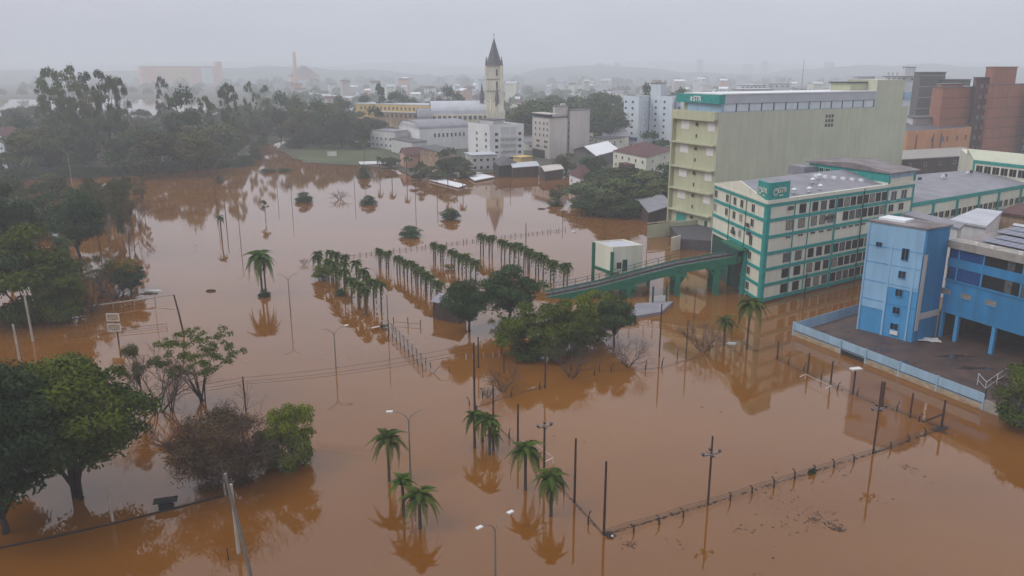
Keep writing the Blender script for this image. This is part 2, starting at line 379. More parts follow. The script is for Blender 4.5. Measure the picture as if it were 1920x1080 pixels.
fbox('cornice', bd, D, aDA, 'cream', 0, lDA + 0.2, 16.9, 17.3, -0.3, 0.2)
posts = [sAt(x, 395) for x in (1490, 1518, 1567)] + [sEnd, lAB - 0.25]
for i, s in enumerate(posts):
    fbox('wall_post', bd, A, aAB, 'teal', s - (0.12 if i < 2 else 0.26), s + (0.12 if i < 2 else 0.26), -1, 16.4 if i < 3 else 19.0, 0.0, 0.09)
fbox('downpipe', bd, A, aAB, 'darkgreen', sAt(1617, 380) - 0.07, sAt(1617, 380) + 0.07, -1, 17.4, 0.13, 0.27)
p2, p3, p4 = posts[1], posts[2], posts[3]
cols = [sAt(1505, 390)]
def spread(a, b2, n): return [a + (b2 - a) * (k + 0.5) / n for k in range(n)]
main = spread(p2 + 0.25, p3 - 0.15, 3) + spread(p3 + 0.15, p4 - 0.1, 8)
far = [posts[3] + 1.6, posts[3] + 5.0]
gl = random.Random(7)
for r_, z in enumerate(bands[:-1]):
    zt_, zb_ = z - 0.28, bands[r_ + 1] + 0.28
    cz = zt_ - 0.95; hh = 1.45
    if r_ == 2:
        for s in [sAt(1477, 450)] + cols + main:
            if s < 28: window(bd, A, aAB, s, zt_ - 0.28, 1.35, 0.42, 'cream', 'glass', 1)
        continue
    ss = list(main) if r_ != 1 else [m_ for m_ in main if not (p3 - 0.2 < m_ < p3 + 3.0)]
    lst = cols + ss + ([sAt(1477, 450)] if r_ in (1, 3, 4, 5) else [])
    for s in lst:
        window(bd, A, aAB, s, cz, 1.5 if s in main else 1.7, hh + .1, 'glassmid', gl.choice(['glass'] * 6 + ['glassmid'] * 2 + ['curtain']) if not (r_ == 1 and s < p3) else 'curtain', 1)
    if r_ >= 1:
        for s in far: window(bd, A, aAB, s, cz, 1.7, 1.4, 'cream', 'glass', 1)
# pair of tall glass doors in the end bay
for s in far: window(bd, A, aAB, s + 0.5, 15.1, 1.9, 1.9, 'bluewhite', 'glassmid', 1)
hD = lambda px, py: hit(D, A, px, py)[0]
lc = [hD(1413, 392), hD(1392, 378), hD(1379, 373), hD(1365, 365), hD(1344, 357)]
for r_, z in enumerate(bands[:-1]):
    cz = z - 0.28 - 0.95
    use = lc if r_ < 2 else ([lc[0], lc[1], lc[2]] if r_ == 2 else [lc[0]])
    if r_ == 3: use = [lc[0]]
    for s in use: window(bd, D, aDA, s, cz if r_ != 2 or s != lc[0] else cz - 0.2, 1.35, 1.45 if not (r_ == 2 and s == lc[0]) else 1.9, 'cream', 'glass' if gl.random() > 0.2 else 'curtain', 1)
for s in (hD(1371, 372), hD(1401, 385)): fbox('downpipe', bd, D, aDA, 'darkgreen', s - 0.05, s + 0.05, 3.5, 16.3, 0.12, 0.22)
# flat dark green panel stands in for the shaded open passage behind the ramp
fbox('entrance_shade_panel', bd, D, aDA, 'darkgreen', 0.5, lDA * 0.70, -1, 7.7, 0.004, 0.10)
fbox('entrance_column', bd, D, aDA, 'teal', lDA * 0.70, lDA * 0.70 + 0.8, -1, 8.2, 0.1, 0.7)
fbox('entrance_column', bd, D, aDA, 'green', lDA * 0.42, lDA * 0.42 + 0.4, -1, 8.2, 0.1, 0.6)
fbox('canopy', bd, D, aDA, 'green', lDA * 0.40, lDA * 0.76, 7.9, 8.2, 0.12, 1.9)
fbox('waterline_stain', bd, A, aAB, 'brown', 0.8, lAB, -0.5, 0.28, 0.0, 0.03); fbox('waterline_stain', bd, D, aDA, 'brown', lDA * 0.75, lDA - .8, -0.5, 0.28, 0.0, 0.03)
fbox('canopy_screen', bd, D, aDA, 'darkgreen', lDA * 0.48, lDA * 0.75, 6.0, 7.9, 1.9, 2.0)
# gable roof
mid = A.lerp(D, 0.5); mid2 = B.lerp(C, 0.5)
e1, e2, e3, e4 = V2(A, 17.05), V2(B, 17.05), V2(C, 17.05), V2(D, 17.05); g1, g2 = V2(mid, 19.0), V2(mid2, 19.0)
part('roof', MB().face([e1, e2, g2, g1]).face([g1, g2, e3, e4]).face([e1, g1, e4]).face([e2, e3, g2]).face([e4, e3, e2, e1]), M['roofgrey'], bd)
fbox('gable_wall', bd, D, aDA, 'cream', 0, 0.01, 17, 17.01, 0, 0.01) if False else None
gm = MB(); o_ = Vector((math.sin(aDA), -math.cos(aDA))) * 0.1
gm.face([V2(D + o_, 17.31), V2(A + o_, 17.31), V2(mid + o_, 19.25)]); gm.face([V2(D - o_, 17.31), V2(mid - o_, 19.25), V2(A - o_, 17.31)])
for a_, b_, za, zb in ((D, mid, 17.31, 19.25), (mid, A, 19.25, 17.31)): gm.face([V2(a_ + o_, za), V2(b_ + o_, zb), V2(b_ - o_, zb), V2(a_ - o_, za)])
part('gable', gm, M['cream'], bd)
# corner sign with emblem and letters
fbox('sign_panel', bd, A, aAB, 'teal', 0.0, 5.3, 17.5, 20.3, -0.25, 0.05)
fbox('sign_panel', bd, D, aDA, 'teal', lDA - 4.0, lDA, 17.5, 20.3, -0.25, 0.05)
def ring(parent, A_, rz, s, z, r1, r2, m, d=0.1):
    mb = MB(); n = 20; b_ = 0
    for k in range(n):
        t0, t1 = 2 * math.pi * k / n, 2 * math.pi * (k + 1) / n
        mb.face([(s + r1 * math.cos(t0), -d, z + r1 * math.sin(t0)), (s + r1 * math.cos(t1), -d, z + r1 * math.sin(t1)), (s + r2 * math.cos(t1), -d, z + r2 * math.sin(t1)), (s + r2 * math.cos(t0), -d, z + r2 * math.sin(t0))][::-1])
    for k in range(8):
        t0 = 0.9 + k * 0.28; rr = r2 * (0.95 - 0.09 * k); t1 = t0 + 0.28; r3 = r2 * (0.95 - 0.09 * (k + 1))
        mb.face([(s + rr * math.cos(t0), -d - .01, z + rr * math.sin(t0)), (s + r3 * math.cos(t1), -d - .01, z + r3 * math.sin(t1)), (s + (r3 - .14) * math.cos(t1), -d - .01, z + (r3 - .14) * math.sin(t1)), (s + (rr - .14) * math.cos(t0), -d - .01, z + (rr - .14) * math.sin(t0))])
    return part('emblem', mb, M[m], parent, (A_[0], A_[1], 0), rz)
ring(bd, A, aAB, 1.7, 18.75, 0.62, 0.44, 'cream'); text(bd, 'GTR', 1.15, pt(A, aAB, 3.3, 0.09, 18.9), aAB, 'cream')
fbox('emblem_bar', bd, A, aAB, 'cream', 2.6, 3.6, 18.0, 18.18, 0.06, 0.1)
ring(bd, D, aDA, lDA - 3.0, 18.75, 0.62, 0.44, 'cream'); text(bd, 'GTR', 1.0, pt(D, aDA, lDA - 1.5, 0.09, 18.9), aDA, 'cream')
fbox('emblem_bar', bd, D, aDA, 'cream', lDA - 2.0, lDA - 1.2, 18.0, 18.18, 0.06, 0.1)
# penthouse storey at the far end
P1, P2, P3, P4 = Vector((69.3, 147.9)), Vector((77.0, 153.1)), Vector((69.4, 173.6)), Vector((61.6, 166.6))
P1 = A + (B - A).normalized() * (sEnd + 0.1)
prism('penthouse_wall', bd, [P1, P2, P3, P4], 17.0, 19.4, 'teal')
aPen = ang(P1, P2); lP = (P2 - P1).length
fbox('penthouse_front', bd, P1, aPen, 'cream', 0.35, lP - 0.3, 17.3, 18.5, 0.0, 0.05)
fbox('penthouse_band', bd, P1, aPen, 'bluemetal', 0.0, lP, 18.5, 19.3, 0.0, 0.12)
ps = inset([P1, P2, P3, P4], -0.9); m1 = Vector(ps[0]).lerp(Vector(ps[1]), 0.5); pz = 19.42
mp4 = Vector(ps[3]).lerp(Vector(ps[0]), 0.55); mp2 = Vector(ps[1]).lerp(Vector(ps[2]), 0.55)
part('penthouse_roof', MB().poly([ps[0], ps[1], mp2, mp4], pz, [pz + .25, pz + .25, pz + 1.1, pz + 1.1]).poly([mp4, mp2, ps[2], ps[3]], pz, [pz + 1.1, pz + 1.1, pz + .25, pz + .25]), M['roofpink'], bd)
aP4 = ang(P4, P1); lP4 = (P1 - P4).length
for s in (3.5, 5.2, 10.5, 12.0): window(bd, P4, aP4, s, 18.3, 1.2, 0.9, 'cream', 'glass', 1)
fbox('penthouse_plinth', bd, P4, aP4, 'cream', 8.5, lP4, 17.05, 17.7, 0.0, 0.08)
fbox('roof_box', bd, P4, aP4, 'roofgrey', -2.0, 2.6, 17.1, 18.9, 0.3, 3.8)
rv = random.Random(3)
vent = MB().tube([(0, 0, 0), (0, 0, 0.55)], 0.28, 8).tube([(0, 0, 0.5), (0, 0, 0.8), (0, 0, 1.0)], [0.42, 0.46, 0.1], 10).mesh('roof_vent', M['roofwhite'], True)
def onroof(s, d): # d from the front edge towards the ridge
    n = Vector((-math.sin(aAB), math.cos(aAB))); p = A + Vector((math.cos(aAB), math.sin(aAB))) * s + n * d
    return (p.x, p.y, 17.1 + 1.9 * min(1, d / 9.5))
for s, d in ((9.5, 2.2), (13.2, 1.9), (17.0, 2.4), (12, 5.5), (19, 5.5), (23, 7.0)): mobj('roof_vent', vent, bd, rel(bd, onroof(s, d)), 0)
acm = MB().box(-.45, .45, -.5, -.1, -.3, .3).box(-.5, .5, -.12, -0.02, -.36, -.3).mesh('air_conditioner', M['roofdark'])
for s, z in ((hD(1407, 440), 11.0), (hD(1376, 455), 10.0), (hD(1404, 424), 12.3)): mobj('air_conditioner', acm, bd, rel(bd, pt(D, aDA, s, 0.12, z)), aDA)
for s, z in ((sAt(1480, 388), 15.8), (sAt(1560, 400), 13.1), (sAt(1550, 402), 13.1)): mobj('air_conditioner', acm, bd, rel(bd, pt(A, aAB, s, 0.12, z)), aAB)
acw = acm.copy(); acw.materials.clear(); acw.materials.append(M['roofwhite'])
for k in range(6): mobj('air_conditioner', acw, bd, rel(bd, onroof(24.5 + k * 1.5, 8.5 - k * 0.9)), aP4)

# ================================================================== TALL PALE GREEN TOWER BLOCK
K = Vector((46.6, 184.1)); TL = Vector((39.8, 197.3)); TR = Vector((105.5, 218.1)); TQ = TL + (TR - K)
tw = root('tower_block', (K.x, K.y, 0), 'tall pale green block with a blank stained side wall and a teal rooftop sign', 'building')
aK = ang(K, TR); aT = ang(TL, K); lT = (K - TL).length; lK = (TR - K).length
prism('wall', tw, [K, TR, TQ, TL], -1, 28.6, 'palegreen')
fbox('front_facing', tw, TL, aT, 'palegreen2', 0, lT - 0.3, 0, 28.55, 0.0, 0.06)
sK = lambda px, py: hit(K, TR, px, py)[0]
led = [26.6, 21.0, 15.2, 9.9, 4.6]
for z in led:
    fbox('ledge', tw, TL, aT, 'palegreen2', -0.5, lT - 0.2, z, z + 0.35, 0.06, 1.15)
for i in range(5):
    zb = led[i] if i < 5 else 0; top = led[i]
    zc = top - 1.35
    for f_, w_, nm in ((0.24, 3.0, 'shutter'), (0.86, 2.4, 'shutter')):
        if i == 4: continue
        fbox('roller_shutter', tw, TL, aT, 'shutter', lT * f_ - w_ / 2, lT * f_ + w_ / 2, zc - 0.95, zc + 1.0, 0.06, 0.16)
    window(tw, Vector(pt(TL, aT, 0, 0.06)[:2]), aT, lT * 0.52, zc + 0.35, 1.1, 0.9, 'palegreen2', 'glass', 1)
    if i < 4: window(tw, Vector(pt(TL, aT, 0, 0.06)[:2]), aT, lT * 0.52, zc - 2.3, 0.55, 0.9, 'palegreen2', 'glass', 0)
fbox('side_fin', tw, TL, aT, 'palegreen2', -0.5, -0.1, 0, 28.5, -0.3, 1.1)
fbox('parapet', tw, TL, aT, 'palegreen2', -0.5, lT, 26.95, 28.7, 0.06, 1.15)
fbox('garage_door', tw, TL, aT, 'teal', lT * 0.14, lT * 0.38, 0, 4.0, 0.06, 0.22)
window(tw, Vector(pt(TL, aT, 0, 0.06)[:2]), aT, lT * 0.55, 2.6, 1.0, 1.3, 'palegreen2', 'glass', 1)
fbox('door', tw, TL, aT, 'darkgreen', lT * 0.84, lT * 0.90, 0.2, 3.6, 0.06, 0.15)
# recessed top storey under the sign canopy
q1, q2 = pt(TL, aT, 1.2, -1.0), pt(TL, aT, lT - 0.6, -1.0)
prism('top_storey', tw, [q1, q2, q2 + Vector((4, 2.4, 0)), q1 + Vector((4, 2.4, 0))], 28.6, 30.6, 'palegreen2')
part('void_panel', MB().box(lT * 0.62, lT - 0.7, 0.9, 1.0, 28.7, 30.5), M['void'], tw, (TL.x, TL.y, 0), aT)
window(tw, Vector(pt(TL, aT, 0, -1.0)[:2]), aT, lT * 0.32, 29.9, 0.9, 0.8, 'palegreen2', 'glass', 0)
fbox('sign_fascia', tw, TL, aT, 'teal', 0.0, lT + 0.4, 30.5, 32.4, -1.2, 0.5)
text(tw, 'STR', 1.7, pt(TL, aT, lT * 0.52, 0.54, 31.4), aT, 'white')
fbox('sign_stripe', tw, TL, aT, 'white', lT * 0.36, lT * 0.40, 30.95, 31.9, 0.5, 0.56)
# light blue window strip with grey roof edge
sE = sK(1640, 200); sE2 = sK(1692, 194)
fbox('clerestory_wall', tw, K, aK, 'bluemetal', 0.6, sE, 28.6, 30.5, -11, -0.05)
fbox('metal_fascia', tw, K, aK, 'rooflight', 0.4, sE, 30.5, 32.5, -12, 0.25)
fbox('roof_sheet', tw, K, aK, 'roofwhite', 0.3, sE, 32.5, 32.75, -12.2, 0.4)
n_ = 13
for k in range(n_):
    s0 = 1.2 + (sE - 1.8) * k / n_; s1 = 1.2 + (sE - 1.8) * (k + 1) / n_
    fbox('clerestory_pane', tw, K, aK, 'bluewhite', s0 + 0.22, s1 - 0.22, 28.75, 30.4, -0.05, 0.02)
    fbox('mullion', tw, K, aK, 'glassmid', s1 - 0.16, s1 + 0.16, 28.65, 30.5, -0.05, 0.05)
fbox('stair_tower', tw, K, aK, 'palegreen', sE, sE2, 28.6, 35.4, -9, -0.02)
fbox('stair_tower_wing', tw, K, aK, 'palegreen2', sE - 6.5, sE - 0.003, 32.76, 34.6, -9, -3)
fbox('stair_tower_cap', tw, K, aK, 'roofdark', sE - 7, sE - 0.05, 34.6, 34.9, -9.3, -2.7)
fbox('metal_fascia', tw, K, aK, 'bluemetal', sE2, lK + 0.3, 30.3, 32.2, -12, 0.25)
fbox('clerestory_wall', tw, K, aK, 'bluewhite', sE2, lK, 28.6, 30.3, -11, -0.05)
sv, zv = hit(K, TR, 1555, 226)
for i in range(3):
    for j in range(3): fbox('louvre', tw, K, aK, 'glassmid', sv - 1.5 + i * 1.1, sv - 0.75 + i * 1.1, zv - 1.5 + j * 1.1, zv - 0.75 + j * 1.1, 0.0, 0.06)
# boundary wall and forecourt wall by the tower
w0, w1 = at(1213, 447), at(1267, 441)
bw = root('boundary_wall', (w0.x, w0.y, 0), 'pale green boundary wall running left from the foot of the tower block', 'wall')
aw = ang(w0, w1); lw = (w1 - w0).length; hw = zt(w0, 423)
part('wall_panel', MB().poly([tuple(w0[:2]), tuple(w1[:2]), (w1.x + .1, w1.y + .4), (w0.x + .1, w0.y + .4)], -1, [hw, hw + 0.4, hw + 0.4, hw]), M['palegreen2'], bw)
part('coping', MB().poly([(w0.x - .1, w0.y - .1), (w1.x - .1, w1.y - .1), (w1.x + .1, w1.y + .5), (w0.x + .1, w0.y + .5)], hw + .4, hw + .55), M['silt'], bw)
w0, w1 = at(1257, 472), at(1275, 467)
wl = root('forecourt_wall', (w0.x, w0.y, 0), 'short cream wall slab standing in water behind the green ramp', 'wall')
prism('wall_panel', wl, [w0, w1, w1 + Vector((.1, .5, 0)), w0 + Vector((.1, .5, 0))], -1, zt(w0, 446), 'cream')
w2 = at(1345, 455); w3 = at(1372, 474)
prism('platform', wl, [w1, w3, w2 + Vector((2, 12, 0)), w1 + Vector((0.5, 14, 0))], -1, 2.3, 'roofdark')
prism('platform_parapet', wl, [w1 + Vector((.3, 14, 0)), w2 + Vector((2, 12, 0)), w2 + Vector((2, 12.4, 0)), w1 + Vector((.3, 14.4, 0))], 2.3, 3.4, 'palegreen2')

# ================================================================== GREEN RAMP AND GATEHOUSE
rp = root('ramp_bridge', (28.7, 134.0, 0), 'green road ramp on columns rising out of the water to the school block', 'bridge')
near = [(39.6, 134.6, 7.0), (33.5, 134.2, 6.1), (28.7, 133.9, 5.3), (24, 133.2, 4.3), (20, 132.6, 3.35), (15, 132.2, 2.1), (10, 132.2, 1.0), (4.5, 132.6, -0.2)]
wd = 4.6
dk = MB(); bm1 = MB(); bm2 = MB(); cb = MB()
for a_, b_ in zip(near[:-1], near[1:]):
    def strip(mb, y0, y1, zl, zh):
        b = len(mb.v); 
        for (x, y, z) in (a_, b_): mb.v += [(x, y + y0, z + zl), (x, y + y1, z + zl), (x, y + y1, z + zh), (x, y + y0, z + zh)]
        for k in range(4): mb.f.append((b + k, b + 4 + k, b + 4 + (k + 1) % 4, b + (k + 1) % 4))
        mb.f.append((b, b + 1, b + 2, b + 3)); mb.f.append((b + 7, b + 6, b + 5, b + 4))
    strip(dk, 0.25, wd - 0.25, -0.55, -0.2); strip(bm1, 0, 0.25, -1.35, 0.0); strip(bm2, wd - 0.25, wd, -1.35, 0.0); strip(cb, 1.7, 1.95, -0.2, 0.0)
part('deck', dk, M['roofdark'], rp); part('side_beam', bm1, M['green'], rp); part('side_beam', bm2, M['green'], rp); part('kerb', cb, M['brown'], rp)
def ramp_z(x):
    for a_, b_ in zip(near[:-1], near[1:]):
        if b_[0] <= x <= a_[0]:
            f_ = (x - b_[0]) / (a_[0] - b_[0]); return b_[2] + (a_[2] - b_[2]) * f_, b_[1] + (a_[1] - b_[1]) * f_
    return 0, 132.6
for x in (28.7, 20.0, 35.5):
    z, y = ramp_z(x)
    for yy in (0.2, wd - 0.3):
        part('column', MB().box(-0.45, 0.45, -0.4, 0.4, -1, z - 1.3), M['green'], rp, (x, y + yy, 0))
        part('haunch', MB().poly([(-1.5, -.3), (1.5, -.3), (1.5, .3), (-1.5, .3)], z - 1.9, z - 1.3).tube([(0.3, 0, z - 3.0), (1.2, 0, z - 1.6)], 0.3, 4).tube([(-0.3, 0, z - 3.0), (-1.2, 0, z - 1.9)], 0.3, 4), M['green'], rp, (x, y + yy, 0))
for side in (0.12, wd - 0.12):
    rl = MB()
    for h_ in (1.05, 0.55): rl.tube([(x, y + side, z + h_) for x, y, z in near], 0.045, 4)
    part('handrail', rl, M['darkgreen'], rp)
    x = 38.5
    while x > 5:
        z, y = ramp_z(x); part('rail_post', MB().box(-.05, .05, -.05, .05, -.05, 1.1), M['green'], rp, (x, y + side, z)); x -= 2.1
gh = root('gatehouse', (17.8, 136.2, 0), 'cream gatehouse box raised on green posts behind the ramp, flat grey roof', 'building')
G, GL_, GR = Vector((17.8, 138.0)), Vector((15.0, 143.0)), Vector((23.4, 139.9)); GB = GL_ + (GR - G)
prism('upper_wall', gh, [G, GR, GB, GL_], 3.1, 7.5, 'cream')
prism('roof', gh, inset([G, GR, GB, GL_], 0.3), 7.45, 7.55, 'rooflight'); parapet(gh, [G, GR, GB, GL_], 7.5, 0.25, 0.28, 'cream')
prism('lower_wall', gh, [G.lerp(GR, .25), GR + (GR - G) * 0.25, GB + (GR - G) * 0.25, GB.lerp(GL_, .6)], -1, 3.1, 'cream')
for p_ in (G, GL_, GR + (GR - G) * 0.25): part('post', MB().box(-.28, .28, -.28, .28, -1, 7.6 if p_ is GL_ else (6.9 if p_ is G else 3.0)), M['green'], gh, (p_[0] - .1, p_[1] - .15, 0))
aG = ang(GL_, G); lG = (G - GL_).length; fbox('bottom_beam', gh, GL_, aG, 'green', 0, lG, 2.7, 3.3, 0, 0.12)
aG2 = ang(G, GR)
window(gh, G, aG2, 1.3, 4.3, 1.0, 1.3, 'cream', 'glass', 1); fbox('door', gh, G, aG2, 'darkgreen', 2.0, 2.9, 3.2, 5.3, 0, 0.08)
window(gh, G, aG2, 6.6, 1.6, 1.0, 0.9, 'cream', 'glassmid', 1)
# drowned flat roof and white gate beside it
s0 = [at(1178, 600), at(1192, 574), at(1262, 570), at(1240, 590)]
kr = root('submerged_roof', s0[0], 'flat grey roof just clearing the brown water in front of the ramp', 'roof')
prism('roof', kr, s0, -0.3, 0.5, 'roofgrey')
gp = at(1236, 571); gt = root('gate', gp, 'small white gate panel standing in water under the green ramp', 'gate')
part('gate_leaf', MB().box(-1.1, 1.1, -.05, .05, -0.5, 1.5), M['whitemetal'], gt, gp, 0.3); part('gate_post', MB().box(-.12, .12, -.12, .12, -0.6, 3.2), M['darkgreen'], gt, pt(gp, 0.3, -1.25), 0.3)
part('gate_post', MB().box(-.12, .12, -.12, .12, -0.6, 3.2), M['darkgreen'], gt, pt(gp, 0.3, 1.25), 0.3)

# ================================================================== BLUE BUILDING AND ITS YARD
Kb = at(1708, 642, .35); Lb = at(1607, 616, .35); Rb = at(1752, 630, .35); Qb = Lb + (Rb - Kb); hB = 16.7
bb = root('blue_building', Kb, 'blue industrial building with a light blue corner tower and solar panels on its roof', 'building')
prism('tower_wall', bb, [Kb, Rb, Qb, Lb], 0.35, hB, 'midblue')
aLK = ang(Lb, Kb); lLK = (Vector(Kb[:2]) - Vector(Lb[:2])).length; aKR = ang(Kb, Rb); lKR = (Vector(Rb[:2]) - Vector(Kb[:2])).length
hl = lambda px, py: hit(Lb, Kb, px, py)
z1 = hl(1615, 572)[1]; z2 = hl(1680, 540)[1]; sm = hl(1663, 540)[0]
fbox('front_panel', bb, Lb, aLK, 'lightblue', 0, sm, z1, hB, 0, 0.05); fbox('front_panel', bb, Lb, aLK, 'lightblue', sm, lLK, z2, hB, 0, 0.07)
fbox('pilaster', bb, Lb, aLK, 'lightblue', -0.05, 0.2, 0.35, hB - 0.02, 0.07, 0.17)
fbox('pilaster', bb, Lb, aLK, 'lightblue', sm - 0.15, sm + 0.15, 0.35, hB - 3, 0.07, 0.14)
fbox('pilaster', bb, Lb, aLK, 'lightblue', lLK - 1.0, lLK - 0.75, 0.35, hB - 3.4, 0.07, 0.14)
for zz in (hB - 3.4, hB - 5.8, hB - 8.6, hB - 11.4): fbox('wall_joint', bb, Lb, aLK, 'midblue', 0.2, lLK, zz, zz + 0.09, 0.072, 0.10)
fbox('side_wall', bb, Kb, aKR, 'blue', 0.6, lKR, 0.35, hB - 0.01, 0, 0.06)
fbox('bare_plaster_strip', bb, Kb, aKR, 'beige', 0.25, 1.0, 2.0, hB - 3.6, 0.06, 0.14); fbox('bare_plaster_beam', bb, Kb, aKR, 'beige', 1.0, lKR, 3.6, 4.5, 0.06, 0.14)
for px, py, w_, h_, f_ in ((1649, 458, .9, .7, 'glass'), (1698, 477, 1.05, 1.75, 'glass'), (1692, 515, 1.05, 1.1, 'glass'), (1686, 549, 1.05, 1.1, 'glass'), (1681, 582, 1.05, 1.1, 'glass'), (1677, 612, 1.15, 1.0, 'glass')):
    s, z = hl(px, py); window(bb, Vector(pt(Lb, aLK, 0, 0.07)[:2]), aLK, s, z, w_, h_, 'midblue', f_, 1)
s, z = hl(1677, 623); fbox('louvre', bb, Lb, aLK, 'white', s - .55, s + .55, z - 0.3, z + 0.25, 0.1, 0.3)
rt = inset([Kb, Rb, Qb, Lb], -0.35); part('tower_roof', MB().poly(rt, hB, hB + 0.22), M['roofpink'], bb)
cen = (Kb + Qb) / 2; part('roof_hatch', MB().poly([(-1.9, -1.4), (1.9, -1.4), (1.9, 1.4), (-1.9, 1.4)], 0.2, 0.55), M['roofwhite'], bb, (cen.x - 1.2, cen.y + 1.6, hB), aLK)
Bo = Vector((62.2, 111.0)); Bf = Vector((73.2, 85.6)); aB = ang(Bo, Bf); lB = (Bf - Bo).length; nB = Vector((-math.sin(aB), math.cos(aB)))
dB = 26.0
if nB.x < 0: nB = -nB
bk1, bk2 = Bo + nB * dB, Bf + nB * dB
mb_body = prism('block_wall', bb, [Bo, Bf, bk2, bk1], 4.2, 13.7, 'blue')
# facade: bands of glazing between blue spandrels
fbox('eave_fascia', bb, Bo, aB, 'concrete', -0.2, lB, 13.7, 14.75, -2.2, 0.5)
for (z0_, z1_) in ((12.4 - 0.15, 13.68), (9.2, 11.0)):
    fbox('window_recess', bb, Bo, aB, 'void', 0.1, lB, z0_, z1_, 0.0, 0.02)
    k = 0; s = 0.5
    for s_, w_ in ((0.4, 1.1), (1.7, 3.6), (5.5, 5.4), (11.1, 5.4), (16.7, 5.4), (22.3, 5.2)):
        nn = 2 if w_ < 2 else 5
        for q in range(nn):
            fbox('pane', bb, Bo, aB, ('glassmid' if (q * 7 + int(s_)) % 5 == 1 else 'glass') if s_ > 4 else 'blueglass', s_ + w_ * q / nn + .03, s_ + w_ * (q + 1) / nn - .03, z0_ + 0.05, z1_ - 0.05, 0.02, 0.05) if s_ + w_ * (q + 1) / nn < lB else None
        fbox('mullion', bb, Bo, aB, 'midblue', s_ + w_ + 0.02, s_ + w_ + 0.2, z0_, z1_, 0.02, 0.14)
fbox('spandrel', bb, Bo, aB, 'blue', 0, lB, 11.0, 12.25, 0, 0.12); fbox('spandrel', bb, Bo, aB, 'blue', 0, lB, 8.9, 9.2, 0, 0.12)
for px, py in ((1774, 546), (1812, 556), (1858, 568)):
    s, z = hit(Bo, Bf, px, py); window(bb, Bo, aB, s, z, 1.7, 0.85, 'midblue', 'curtain', 0)
for s in (0.15, 2.6, 8.2, 13.4, 15.0, 19.0): part('column', MB().box(-.25, .25, -.25, .25, 0.3, 4.2), M['midblue'], bb, pt(Bo, aB, s, -0.3), aB)
fbox('side_wall', bb, Bo, aB, 'brown', -0.2, 0.0, 0.3, 4.2, -9.4, 0.0)  # dark wall added to shut daylight out of the open ground floor
back = [Bo + nB * 9, Bf + nB * 9, Bf + nB * 9.4, Bo + nB * 9.4]
prism('back_wall', bb, back, 0.3, 4.2, 'void');  # near-black colour stands in for the shade deep inside the ground floor
for s in (5.0, 11.0): part('inner_column', MB().box(-.2, .2, -.2, .2, 0.3, 4.2), M['brown'], bb, pt(Bo, aB, s, -5.0), aB)
fbox('infill_wall', bb, Bo, aB, 'blue', 13.4, lB, 1.0, 4.2, -2.2, -2.0); 
for k in range(3): fbox('louvre', bb, Bo, aB, 'white', 13.7, 14.9, 2.2 + k * .35, 2.4 + k * .35, -2.0, -1.9)
s, z = hit(Bo, Bf, 1915, 637); 
for k in range(3): fbox('louvre', bb, Bo, aB, 'white', s, s + 1.2, 2.0 + k * .35, 2.2 + k * .35, -2.0, -1.9)
# roof: gently pitched, with panel rows
def rf(s, d, up=0.0):
    p = Bo + Vector((math.cos(aB), math.sin(aB))) * s + nB * d; return Vector((p.x, p.y, 14.3 + (0.11 * d if d < 13 else 0.11 * (26 - d)) + up))
part('roof', MB().face([rf(-0.2, 1.6), rf(lB, 1.6), rf(lB, 13), rf(-0.2, 13)]).face([rf(-0.2, 13), rf(lB, 13), rf(lB, 26), rf(-0.2, 26)]).face([rf(-0.2, 1.6), rf(-.2, 13), rf(-.2, 26), V2(bk1, 13.7), V2(Bo, 13.7)]), M['roofpink'], bb)
part('ridge_cap', MB().tube([rf(-0.2, 13, .12), rf(lB, 13, .12)], 0.3, 4), M['rooflight'], bb)
pm = MB()
pan = MB().box(-.52, .52, -.95, .95, 0, 0.06).mesh('solar_panel', M['solar'])
def panels(s0, n, d):
    for k in range(n):
        p = rf(s0 + 1.1 * k, d, 0.25); o = mobj('solar_panel', pan, bb, rel(bb, p), aB); o.rotation_euler = (math.atan(0.11) * (1 if d < 13 else -1), 0, aB)
for d, s0 in ((3.6, 3.2), (5.9, 3.2), (8.6, 1.6), (10.8, 1.6)): panels(s0, 20, d)
for d, s0 in ((16, 0.5), (18.4, 0.5)): panels(s0, 8, d)
fl = MB().box(-.3, .3, -.15, .15, 0, .4).mesh('floodlight', M['whitemetal'])
for s in (4.0, 6.3, 10.3, 13.6): mobj('floodlight', fl, bb, rel(bb, pt(Bo, aB, s, 0.15, 14.76)), aB)
# neighbouring roofs behind the blue block
nr = root('shed_roofs', V2(Bo + nB * 27, 0), 'low grey pitched shed roofs between the blue building and the long teal building', 'shed')
def quadroof(parent, name, pxs, z, m, th=0.4): return prism(name, parent, [at(x, y, z) for x, y in pxs], z - th, z, m)
quadroof(nr, 'roof', [(1778, 412), (1832, 390), (1880, 396), (1850, 424)], 11.0, 'rooflight')
prism('wall', nr, inset([at(x, y, 11) for x, y in [(1778, 412), (1832, 390), (1880, 396), (1850, 424)]], 0.5), -1, 10.6, 'whitegrey')
rr = root('red_tile_shed', at(1900, 395, 10.5) * 1, 'dull red roof behind the grey shed roofs at the right edge', 'shed'); rr.location.z = 0
rq = [at(x, y, 10.5) for x, y in [(1872, 396), (1908, 382), (1990, 376), (1960, 412)]]
prism('roof', rr, rq, 10.1, 10.5, 'roofred'); prism('wall', rr, inset(rq, 0.6), -1, 10.1, 'tan')
gr2 = root('grey_roof_shed', at(1640, 412, 9) * 1, 'flat grey roof showing just behind the top of the light blue tower', 'shed'); gr2.location.z = 0
rq = [at(x, y, 12.5) for x, y in [(1690, 400), (1712, 396), (1812, 418), (1800, 428)]]
prism('roof', gr2, rq, 12.1, 12.5, 'roofgrey'); prism('wall', gr2, inset(rq, 0.6), -1, 12.1, 'whitegrey')

